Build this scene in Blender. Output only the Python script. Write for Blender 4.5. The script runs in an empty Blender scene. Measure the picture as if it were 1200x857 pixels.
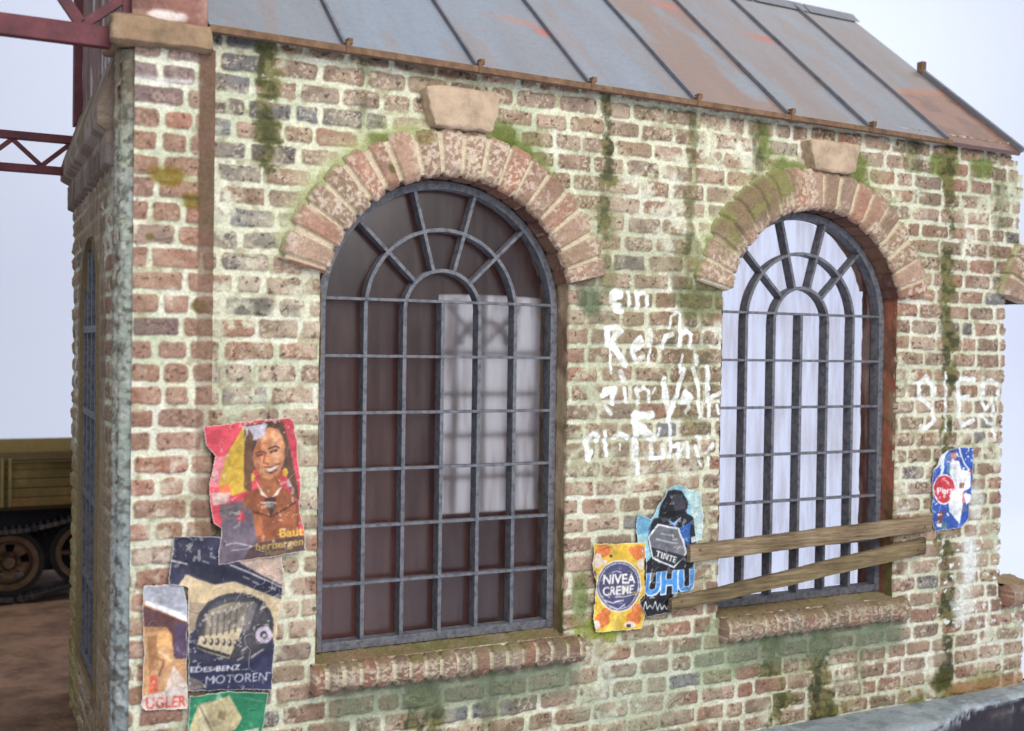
import bpy, bmesh, math, random
import numpy as np
from mathutils import Matrix, Vector

SC = bpy.context.scene
COL = SC.collection
R = math.radians

# ------------------------------------------------------------------ camera
cam_d = bpy.data.cameras.new("camera"); cam = bpy.data.objects.new("camera", cam_d); COL.objects.link(cam)
SC.camera = cam
cam_d.sensor_fit = 'HORIZONTAL'; cam_d.sensor_width = 36.0; cam_d.lens = 39.0
cam_d.clip_start = 0.05; cam_d.clip_end = 300.0
def aim(yaw, pit, rol):
    d = Vector((math.sin(yaw)*math.cos(pit), math.cos(yaw)*math.cos(pit), math.sin(pit)))
    r = Vector((math.cos(yaw), -math.sin(yaw), 0)); u = r.cross(d)
    r2 = r*math.cos(rol)+u*math.sin(rol); u2 = u*math.cos(rol)-r*math.sin(rol)
    return Matrix((r2, u2, -d)).transposed().to_4x4()
cam.matrix_world = Matrix.Translation((-1.834, -5.943, 2.553)) @ aim(R(26.419), R(-0.825), R(0.837))
cam_d.dof.use_dof = True; cam_d.dof.focus_distance = 6.9; cam_d.dof.aperture_fstop = 1.0

# ------------------------------------------------------------------ light
w = bpy.data.worlds.new("World"); SC.world = w; w.use_nodes = True
bg = w.node_tree.nodes["Background"]
bg.inputs[0].default_value = (0.86, 0.92, 1.0, 1); bg.inputs[1].default_value = 0.53
def area(name, loc, target, size, power, color, size_y=None):
    l = bpy.data.lights.new(name, 'AREA'); l.energy = power; l.color = color
    l.shape = 'RECTANGLE'; l.size = size; l.size_y = size_y or size
    o = bpy.data.objects.new(name, l); COL.objects.link(o)
    o.location = loc
    o.rotation_euler = (Vector(target)-Vector(loc)).to_track_quat('-Z', 'Y').to_euler()
    return o
area("key_lamp", (0.9, -9.8, 8.0), (1.8, 0, 2.0), 7.0, 1120, (1.0, 0.98, 0.945))
area("backdrop_lamp", (15.0, 3.5, 14.0), (15.0, 17, 3.0), 30.0, 2550, (0.95, 0.962, 1.0), 4.0)  # unseen lamp added only to brighten the backdrop
SC.view_settings.view_transform = 'Standard'; SC.view_settings.look = 'None'
SC.view_settings.exposure = 0.12; SC.view_settings.gamma = 1.0

# ------------------------------------------------------------------ numpy helpers
def lin(c):
    c = np.asarray(c, float)/255.0
    return np.where(c <= 0.04045, c/12.92, ((c+0.055)/1.055)**2.4)
_T = np.random.default_rng(7).random((256, 256)).astype(np.float32)
def vn(x, y, s=0):
    x = x + s*17.31; y = y + s*9.77
    xi = np.floor(x).astype(np.int64); yi = np.floor(y).astype(np.int64)
    fx = x-xi; fy = y-yi
    fx = fx*fx*(3-2*fx); fy = fy*fy*(3-2*fy)
    a = _T[xi & 255, yi & 255]; b = _T[(xi+1) & 255, yi & 255]
    c = _T[xi & 255, (yi+1) & 255]; d = _T[(xi+1) & 255, (yi+1) & 255]
    return (a*(1-fx)+b*fx)*(1-fy)+(c*(1-fx)+d*fx)*fy
def fbm(x, y, f, s=0, o=4):
    t = 0; a = 1; n = 0
    for i in range(o):
        t = t+a*vn(x*f, y*f, s+i*3); n += a; a *= .55; f *= 2.07
    return t/n
def ss(a, b, x):
    t = np.clip((x-a)/(b-a), 0, 1); return t*t*(3-2*t)
def mix(a, b, m):
    return a*(1-m[..., None])+np.asarray(b, float)*m[..., None]
def pip(px, pz, poly):
    ins = np.zeros(px.shape, bool); n = len(poly)
    for i in range(n):
        x1, z1 = poly[i]; x2, z2 = poly[(i+1) % n]
        if z1 == z2: continue
        c = ((z1 > pz) != (z2 > pz)) & (px < (x2-x1)*(pz-z1)/(z2-z1)+x1)
        ins ^= c
    return ins
def dline(px, pz, pts):
    d = np.full(px.shape, 9.0)
    for (x1, z1), (x2, z2) in zip(pts[:-1], pts[1:]):
        dx, dz = x2-x1, z2-z1; L = dx*dx+dz*dz+1e-12
        t = np.clip(((px-x1)*dx+(pz-z1)*dz)/L, 0, 1)
        d = np.minimum(d, np.hypot(px-x1-t*dx, pz-z1-t*dz))
    return d

# ------------------------------------------------------------------ mesh helpers
def tag(o, label=None, cat=None, group=None, kind=None):
    if label: o['label'] = label
    if cat: o['category'] = cat
    if group: o['group'] = group
    if kind: o['kind'] = kind
    return o
def empty(name, loc=(0, 0, 0)):
    o = bpy.data.objects.new(name, None); COL.objects.link(o); o.location = loc; o.empty_display_size = .2
    return o
def link(name, me, mat, parent=None):
    o = bpy.data.objects.new(name, me); COL.objects.link(o)
    if mat: me.materials.append(mat)
    if parent:
        o.parent = parent; o.matrix_parent_inverse = Matrix.Translation(-parent.location) if parent.type == 'EMPTY' else Matrix.Identity(4)
    return o
class GM:
    """collects coloured quad grids and boxes, links them as one mesh"""
    def __init__(s): s.v = []; s.f = []; s.c = []; s.n = 0
    def grid(s, P, C, mask=None, flip=False):
        ny, nx = P.shape[:2]; idx = np.arange(ny*nx).reshape(ny, nx)+s.n
        q = np.stack([idx[:-1, :-1], idx[:-1, 1:], idx[1:, 1:], idx[1:, :-1]], -1)
        if flip: q = q[..., ::-1]
        q = q[mask] if mask is not None else q.reshape(-1, 4)
        s.v.append(P.reshape(-1, 3)); s.c.append(np.broadcast_to(C, P.shape).reshape(-1, 3)); s.f.append(q); s.n += ny*nx
    def raw(s, V, F, c):
        V = np.asarray(V, float); s.v.append(V); s.c.append(np.broadcast_to(np.asarray(c, float), V.shape)); s.f.append(np.asarray(F)+s.n); s.n += len(V)
    def box(s, a, b, c=(.5, .5, .5)):
        (x0, y0, z0), (x1, y1, z1) = a, b
        V = [(x0, y0, z0), (x1, y0, z0), (x1, y1, z0), (x0, y1, z0), (x0, y0, z1), (x1, y0, z1), (x1, y1, z1), (x0, y1, z1)]
        s.raw(V, [(0, 3, 2, 1), (4, 5, 6, 7), (0, 1, 5, 4), (1, 2, 6, 5), (2, 3, 7, 6), (3, 0, 4, 7)], c)
    def build(s, name, mat, parent=None, smooth=True):
        V = np.concatenate(s.v).astype(np.float32); F = np.concatenate(s.f).astype(np.int32); C = np.concatenate(s.c)
        used = np.zeros(len(V), bool); used[F] = True; re = np.cumsum(used)-1
        V = V[used]; C = C[used]; F = re[F]
        me = bpy.data.meshes.new(name)
        me.vertices.add(len(V)); me.vertices.foreach_set('co', V.ravel())
        me.loops.add(F.size); me.loops.foreach_set('vertex_index', F.ravel().astype(np.int32))
        me.polygons.add(len(F)); me.polygons.foreach_set('loop_start', (np.arange(len(F))*4).astype(np.int32))
        me.polygons.foreach_set('use_smooth', np.full(len(F), smooth))
        at = me.color_attributes.new('Col', 'FLOAT_COLOR', 'POINT')
        at.data.foreach_set('color', np.concatenate([C, np.ones((len(C), 1))], 1).astype(np.float32).ravel())
        me.update(calc_edges=True); me.validate()
        return link(name, me, mat, parent)
class MB:
    """plain solid shapes in a bmesh, linked as ONE mesh"""
    def __init__(s): s.bm = bmesh.new()
    def hull(s, prof, a, b, close=True):
        """prism: list of 3-D points ring a to ring b"""
        A = [s.bm.verts.new(p) for p in a]; B = [s.bm.verts.new(p) for p in b]; n = len(A)
        for i in range(n): s.bm.faces.new((A[i], A[(i+1) % n], B[(i+1) % n], B[i]))
        if close: s.bm.faces.new(A[::-1]); s.bm.faces.new(B)
        return s
    def box(s, a, b):
        (x0, y0, z0), (x1, y1, z1) = a, b
        return s.hull(None, [(x0, y0, z0), (x1, y0, z0), (x1, y1, z0), (x0, y1, z0)], [(x0, y0, z1), (x1, y0, z1), (x1, y1, z1), (x0, y1, z1)])
    def bar(s, p, q, w, h, up=(0, 0, 1)):
        p = Vector(p); q = Vector(q); d = (q-p).normalized(); u = Vector(up); sd = d.cross(u).normalized(); u = sd.cross(d)
        r = [sd*w/2+u*h/2, sd*-w/2+u*h/2, sd*-w/2-u*h/2, sd*w/2-u*h/2]
        return s.hull(None, [p+k for k in r], [q+k for k in r])
    def cyl(s, p, q, ra, rb=None, n=20):
        p = Vector(p); q = Vector(q); rb = ra if rb is None else rb; d = (q-p).normalized()
        u = d.orthogonal().normalized(); v = d.cross(u)
        ring = lambda c, r: [c+(u*math.cos(2*math.pi*i/n)+v*math.sin(2*math.pi*i/n))*r for i in range(n)]
        return s.hull(None, ring(p, ra), ring(q, rb))
    def arc(s, cx, cz, r, w, y0, y1, a0, a1, n=40):
        """flat bar bent to an arc in the xz plane"""
        prev = None
        for i in range(n+1):
            t = a0+(a1-a0)*i/n; c, si = math.cos(t), math.sin(t)
            q = [s.bm.verts.new(k) for k in ((cx+(r-w/2)*c, y0, cz+(r-w/2)*si), (cx+(r+w/2)*c, y0, cz+(r+w/2)*si), (cx+(r+w/2)*c, y1, cz+(r+w/2)*si), (cx+(r-w/2)*c, y1, cz+(r-w/2)*si))]
            if prev:
                for k in range(4): s.bm.faces.new((prev[k], prev[(k+1) % 4], q[(k+1) % 4], q[k]))
            else: s.bm.faces.new(q[::-1])
            prev = q
        s.bm.faces.new(prev); return s
    def build(s, name, mat, parent=None, bevel=0.0, seg=2, smooth=False):
        bmesh.ops.recalc_face_normals(s.bm, faces=s.bm.faces)
        if bevel:
            bmesh.ops.bevel(s.bm, geom=[e for e in s.bm.edges if len(e.link_faces) == 2 and e.calc_face_angle(0) > .5], offset=bevel, segments=seg, affect='EDGES', profile=.6)
        for f in s.bm.faces: f.smooth = smooth
        me = bpy.data.meshes.new(name); s.bm.to_mesh(me); s.bm.free()
        return link(name, me, mat, parent)

# ------------------------------------------------------------------ materials
def nodes(name):
    m = bpy.data.materials.new(name); m.use_nodes = True
    return m, m.node_tree.nodes, m.node_tree.links, m.node_tree.nodes['Principled BSDF']
def vc_mat(name, rough=.9, f=60, amt=.22, bump=.35, dist=.004, f2=220, metal=0.0, spec=.3):
    m, N, L, b = nodes(name)
    a = N.new('ShaderNodeAttribute'); a.attribute_name = 'Col'
    tc = N.new('ShaderNodeTexCoord')
    n1 = N.new('ShaderNodeTexNoise'); n1.inputs['Scale'].default_value = f; n1.inputs['Detail'].default_value = 6; n1.inputs['Roughness'].default_value = .7
    n2 = N.new('ShaderNodeTexNoise'); n2.inputs['Scale'].default_value = f2; n2.inputs['Detail'].default_value = 3
    L.new(tc.outputs['Object'], n1.inputs['Vector']); L.new(tc.outputs['Object'], n2.inputs['Vector'])
    mr = N.new('ShaderNodeMapRange'); mr.inputs['From Min'].default_value = .3; mr.inputs['From Max'].default_value = .7
    mr.inputs['To Min'].default_value = 1-amt; mr.inputs['To Max'].default_value = 1+amt
    L.new(n1.outputs['Fac'], mr.inputs['Value'])
    vm = N.new('ShaderNodeVectorMath'); vm.operation = 'SCALE'
    L.new(a.outputs['Color'], vm.inputs[0]); L.new(mr.outputs['Result'], vm.inputs['Scale'])
    L.new(vm.outputs['Vector'], b.inputs['Base Color'])
    ad = N.new('ShaderNodeMath'); ad.operation = 'ADD'; L.new(n1.outputs['Fac'], ad.inputs[0]); L.new(n2.outputs['Fac'], ad.inputs[1])
    bp = N.new('ShaderNodeBump'); bp.inputs['Strength'].default_value = bump; bp.inputs['Distance'].default_value = dist
    L.new(ad.outputs[0], bp.inputs['Height']); L.new(bp.outputs['Normal'], b.inputs['Normal'])
    b.inputs['Roughness'].default_value = rough; b.inputs['Metallic'].default_value = metal; b.inputs['Specular IOR Level'].default_value = spec
    return m
def mottled(name, cols, f=6, rough=.7, metal=0.0, bump=.25, dist=.004, fb=80, stretch=(1, 1, 1), spec=.4):
    """two to four colours mixed by noise"""
    m, N, L, b = nodes(name)
    tc = N.new('ShaderNodeTexCoord'); mp = N.new('ShaderNodeMapping'); mp.inputs['Scale'].default_value = stretch
    L.new(tc.outputs['Object'], mp.inputs['Vector'])
    n1 = N.new('ShaderNodeTexNoise'); n1.inputs['Scale'].default_value = f; n1.inputs['Detail'].default_value = 9; n1.inputs['Roughness'].default_value = .68
    L.new(mp.outputs['Vector'], n1.inputs['Vector'])
    cr = N.new('ShaderNodeValToRGB'); e = cr.color_ramp.elements
    while len(e) < len(cols): e.new(.5)
    for i, c in enumerate(cols):
        e[i].position = .30+.42*i/max(1, len(cols)-1); e[i].color = (*lin(c), 1)
    L.new(n1.outputs['Fac'], cr.inputs['Fac']); L.new(cr.outputs['Color'], b.inputs['Base Color'])
    n2 = N.new('ShaderNodeTexNoise'); n2.inputs['Scale'].default_value = fb; n2.inputs['Detail'].default_value = 5
    L.new(mp.outputs['Vector'], n2.inputs['Vector'])
    bp = N.new('ShaderNodeBump'); bp.inputs['Strength'].default_value = bump; bp.inputs['Distance'].default_value = dist
    L.new(n2.outputs['Fac'], bp.inputs['Height']); L.new(bp.outputs['Normal'], b.inputs['Normal'])
    b.inputs['Roughness'].default_value = rough; b.inputs['Metallic'].default_value = metal; b.inputs['Specular IOR Level'].default_value = spec
    return m
M = {}
M['brick'] = vc_mat('weathered brick and mortar', .92, 70, .26, .5, .006, 260)
M['plaster'] = vc_mat('rough painted plaster', .9, 45, .2, .5, .006, 180)
M['paper'] = vc_mat('old printed paper', .62, 90, .12, .25, .003, 240, spec=.35)
M['sheet'] = vc_mat('weathered sheet metal', .55, 30, .10, .12, .002, 140, spec=.45)
M['stone'] = mottled('sandstone', [(150, 128, 108), (186, 162, 138), (202, 180, 156)], 7, .92, bump=.6, dist=.02, fb=30)
M['dark_stone'] = mottled('weathered cap stone', [(110, 92, 72), (152, 126, 100), (172, 148, 122)], 5, .92, bump=.6, dist=.02, fb=30)
M['iron'] = mottled('painted window iron', [(66, 66, 74), (92, 94, 102), (118, 118, 124), (96, 82, 80)], 26, .6, bump=.4, dist=.003, fb=160)
M['seam'] = mottled('seam metal', [(80, 80, 88), (104, 104, 112), (112, 102, 98)], 9, .55, bump=.2)
M['rust'] = mottled('rusty iron', [(88, 66, 50), (116, 88, 66), (138, 110, 84)], 18, .85, bump=.4)
M['red_steel'] = mottled('red oxide painted steel', [(62, 24, 32), (92, 36, 46), (110, 52, 58)], 9, .6, bump=.2)
M['planks'] = None
M['brown_plaster'] = mottled('brown interior plaster', [(92, 40, 30), (118, 58, 46), (138, 76, 62)], 2.5, .9, bump=.3, stretch=(1, 1, .35))
M['cement'] = mottled('slate grey cement', [(88, 98, 106), (116, 126, 132), (140, 148, 150)], 5, .9, bump=.6, dist=.01, fb=26)
M['near_black'] = mottled('black painted base edge', [(26, 24, 30), (40, 38, 46), (58, 54, 60)], 7, .8, bump=.6, dist=.02, fb=20)
M['earth'] = mottled('brown earth', [(74, 52, 40), (104, 76, 58), (128, 98, 76), (112, 74, 56)], 2.6, .95, bump=.9, dist=.03, fb=16)
M['olive'] = mottled('dusty olive tan paint', [(86, 76, 44), (118, 106, 66), (138, 124, 82), (108, 84, 56)], 2.6, .8, bump=.25)
M['rusty_wheel'] = mottled('rusty wheel paint', [(62, 46, 36), (94, 72, 52), (114, 92, 66)], 5, .8, bump=.3)
M['rubber'] = mottled('dusty black rubber', [(24, 23, 24), (44, 40, 38)], 6, .9, bump=.2)
M['track'] = mottled('worn track steel', [(40, 36, 38), (70, 64, 64), (110, 104, 104)], 12, .5, .5, bump=.3)
M['backdrop'] = mottled('pale blue white backdrop paper', [(216, 220, 234), (220, 224, 237)], .2, .95, bump=.02, spec=.1)
for gname, gkey, gmax in (('dusty window glass', 'glass', .06), ('grimy window glass', 'glass_grimy', .26)):
  m, N, L, b = nodes(gname); M[gkey] = m
  tr = N.new('ShaderNodeBsdfTransparent'); tr.inputs[0].default_value = (.93, .93, .95, 1)
  gl = N.new('ShaderNodeBsdfGlossy'); gl.inputs['Roughness'].default_value = .22
  df = N.new('ShaderNodeBsdfDiffuse'); df.inputs[0].default_value = (*lin((170, 148, 140)), 1)
  tc = N.new('ShaderNodeTexCoord'); mp = N.new('ShaderNodeMapping'); mp.inputs['Scale'].default_value = (7, 1, .9); L.new(tc.outputs['Object'], mp.inputs['Vector'])
  nz = N.new('ShaderNodeTexNoise'); nz.inputs['Scale'].default_value = 2.2; nz.inputs['Detail'].default_value = 8; L.new(mp.outputs['Vector'], nz.inputs['Vector'])
  mr = N.new('ShaderNodeMapRange'); mr.inputs['From Min'].default_value = .4; mr.inputs['From Max'].default_value = .75; mr.inputs['To Min'].default_value = .0; mr.inputs['To Max'].default_value = gmax
  L.new(nz.outputs['Fac'], mr.inputs['Value'])
  m1 = N.new('ShaderNodeMixShader'); m1.inputs[0].default_value = .05; L.new(tr.outputs[0], m1.inputs[1]); L.new(gl.outputs[0], m1.inputs[2])
  m2 = N.new('ShaderNodeMixShader'); L.new(mr.outputs[0], m2.inputs[0]); L.new(m1.outputs[0], m2.inputs[1]); L.new(df.outputs[0], m2.inputs[2])
  L.new(m2.outputs[0], N['Material Output'].inputs['Surface']); N.remove(b)
m, N, L, b = nodes('milky frosted glass'); M['frosted'] = m
tc = N.new('ShaderNodeTexCoord'); mp = N.new('ShaderNodeMapping'); mp.inputs['Scale'].default_value = (6, 1, .8); L.new(tc.outputs['Object'], mp.inputs['Vector'])
nz = N.new('ShaderNodeTexNoise'); nz.inputs['Scale'].default_value = 1.6; nz.inputs['Detail'].default_value = 8; L.new(mp.outputs['Vector'], nz.inputs['Vector'])
cr = N.new('ShaderNodeValToRGB'); cr.color_ramp.elements[0].position = .36; cr.color_ramp.elements[0].color = (*lin((190, 172, 160)), 1); cr.color_ramp.elements[1].position = .58; cr.color_ramp.elements[1].color = (*lin((250, 242, 230)), 1)
L.new(nz.outputs['Fac'], cr.inputs['Fac']); L.new(cr.outputs['Color'], b.inputs['Base Color']); b.inputs['Roughness'].default_value = .60; b.inputs['Transmission Weight'].default_value = .88; b.inputs['IOR'].default_value = 1.4

# ------------------------------------------------------------------ traced outlines in metres on the wall
GRAF = [
 (0.019, [(1.802, 2.885), (1.864, 2.896), (1.869, 2.919), (1.832, 2.926), (1.796, 2.903), (1.795, 2.858), (1.823, 2.833), (1.855, 2.838)]),
 (0.016, [(1.829, 2.806), (1.855, 2.798), (1.881, 2.803)]),
 (0.014, [(1.923, 2.921), (1.928, 2.84)]),
 (0.018, [(1.992, 2.833), (1.987, 2.919)]),
 (0.015, [(1.99, 2.91), (2.038, 2.929), (2.06, 2.908), (2.059, 2.84)]),
 (0.01, [(2.243, 2.708), (2.241, 2.777), (2.285, 2.81), (2.318, 2.797), (2.32, 2.715)]),
 (0.022, [(1.769, 2.689), (1.776, 2.6), (1.802, 2.587)]),
 (0.019, [(1.769, 2.689), (1.852, 2.704), (1.873, 2.678), (1.801, 2.61)]),
 (0.026, [(1.823, 2.583), (1.866, 2.526), (1.909, 2.473)]),
 (0.02, [(1.981, 2.563), (2.028, 2.6), (2.012, 2.636), (1.98, 2.608), (1.96, 2.545), (1.993, 2.491), (2.041, 2.519)]),
 (0.014, [(2.091, 2.691), (2.093, 2.592)]),
 (0.008, [(2.088, 2.565), (2.09, 2.483)]),
 (0.018, [(2.255, 2.667), (2.2, 2.648), (2.185, 2.584)]),
 (0.016, [(2.326, 2.696), (2.322, 2.595)]),
 (0.015, [(2.327, 2.66), (2.371, 2.693), (2.399, 2.67), (2.395, 2.596)]),
 (0.009, [(1.797, 2.561), (1.8, 2.418)]),
 (0.02, [(1.873, 2.423), (1.9, 2.37)]),
 (0.012, [(2.34, 2.531), (2.32, 2.42)]),
 (0.013, [(2.447, 2.532), (2.453, 2.477)]),
 (0.006, [(1.933, 2.993), (1.941, 2.98)]),
 (0.019, [(1.807, 2.312), (1.745, 2.276)]),
 (0.018, [(1.755, 2.307), (1.838, 2.32), (1.813, 2.276), (1.819, 2.227)]),
 (0.012, [(1.767, 2.205), (1.81, 2.16)]),
 (0.013, [(1.901, 2.32), (1.918, 2.235)]),
 (0.014, [(1.996, 2.32), (2.014, 2.23)]),
 (0.013, [(2.018, 2.302), (2.05, 2.324), (2.082, 2.302), (2.094, 2.234)]),
 (0.01, [(2.131, 2.32), (2.115, 2.292)]),
 (0.022, [(2.2, 2.374), (2.225, 2.228), (2.249, 2.118)]),
 (0.018, [(2.244, 2.118), (2.311, 2.319), (2.353, 2.439)]),
 (0.02, [(2.335, 2.236), (2.368, 2.291), (2.413, 2.259), (2.402, 2.236), (2.33, 2.232)]),
 (0.016, [(2.426, 2.449), (2.468, 2.337), (2.476, 2.189), (2.489, 2.133)]),
 (0.012, [(2.392, 2.208), (2.37, 2.162)]),
 (0.017, [(2.539, 2.459), (2.549, 2.235)]),
 (0.016, [(2.555, 2.244), (2.64, 2.29)]),
 (0.013, [(2.561, 2.207), (2.557, 2.132)]),
 (0.01, [(2.619, 2.206), (2.637, 2.15)]),
 (0.018, [(1.623, 1.986), (1.678, 2.038), (1.719, 2.024), (1.709, 1.993)]),
 (0.019, [(1.628, 1.977), (1.65, 1.88), (1.67, 1.923)]),
 (0.015, [(1.77, 2.049), (1.766, 1.992), (1.778, 1.902)]),
 (0.015, [(1.828, 2.008), (1.885, 2.034), (1.933, 2.006)]),
 (0.009, [(1.876, 1.971), (1.877, 1.935)]),
 (0.024, [(1.986, 2.158), (1.996, 1.878)]),
 (0.03, [(1.986, 2.144), (2.107, 2.147)]),
 (0.02, [(1.99, 2.095), (2.054, 2.075)]),
 (0.032, [(2.044, 2.048), (2.121, 2.001)]),
 (0.014, [(2.011, 1.85), (2.012, 1.778)]),
 (0.017, [(2.105, 1.956), (2.118, 1.874)]),
 (0.017, [(2.198, 1.954), (2.21, 1.88)]),
 (0.012, [(2.112, 1.874), (2.199, 1.872)]),
 (0.012, [(2.174, 2.064), (2.164, 2.019)]),
 (0.014, [(2.25, 2.09), (2.259, 1.879)]),
 (0.014, [(2.275, 1.943), (2.319, 1.96), (2.315, 1.887)]),
 (0.012, [(2.358, 1.959), (2.32, 1.868)]),
 (0.014, [(2.385, 1.968), (2.398, 1.875)]),
 (0.016, [(2.453, 1.938), (2.477, 1.873)]),
 (0.015, [(2.545, 1.899), (2.59, 1.949)]),
 (0.012, [(2.463, 2.003), (2.497, 1.993)]),
 (0.01, [(2.478, 1.845), (2.501, 1.816)]),
 (0.01, [(2.563, 1.861), (2.57, 1.814)]),
 (0.009, [(2.554, 2.02), (2.566, 1.992)]),
 (0.02, [(4.582, 2.267), (4.586, 2.314), (4.492, 2.4), (4.425, 2.338), (4.432, 2.252), (4.497, 2.212), (4.574, 2.156), (4.587, 2.078), (4.524, 2.024), (4.449, 2.033)]),
 (0.017, [(4.692, 2.424), (4.709, 1.996)]),
 (0.02, [(4.999, 2.377), (4.842, 2.385), (4.834, 2.273), (4.85, 2.09), (4.875, 2.029), (4.997, 2.071)]),
 (0.018, [(4.835, 2.233), (4.935, 2.249)]),
 (0.02, [(5.095, 2.207), (5.092, 2.337), (5.171, 2.369), (5.253, 2.337), (5.256, 2.239)]),
 (0.017, [(5.096, 2.199), (5.12, 2.151), (5.187, 2.207), (5.198, 2.239)]),
 (0.018, [(5.198, 2.231), (5.21, 2.019), (5.225, 1.921)]),
 (0.015, [(5.087, 2.11), (5.134, 2.053), (5.204, 2.036)]),
]
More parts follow.
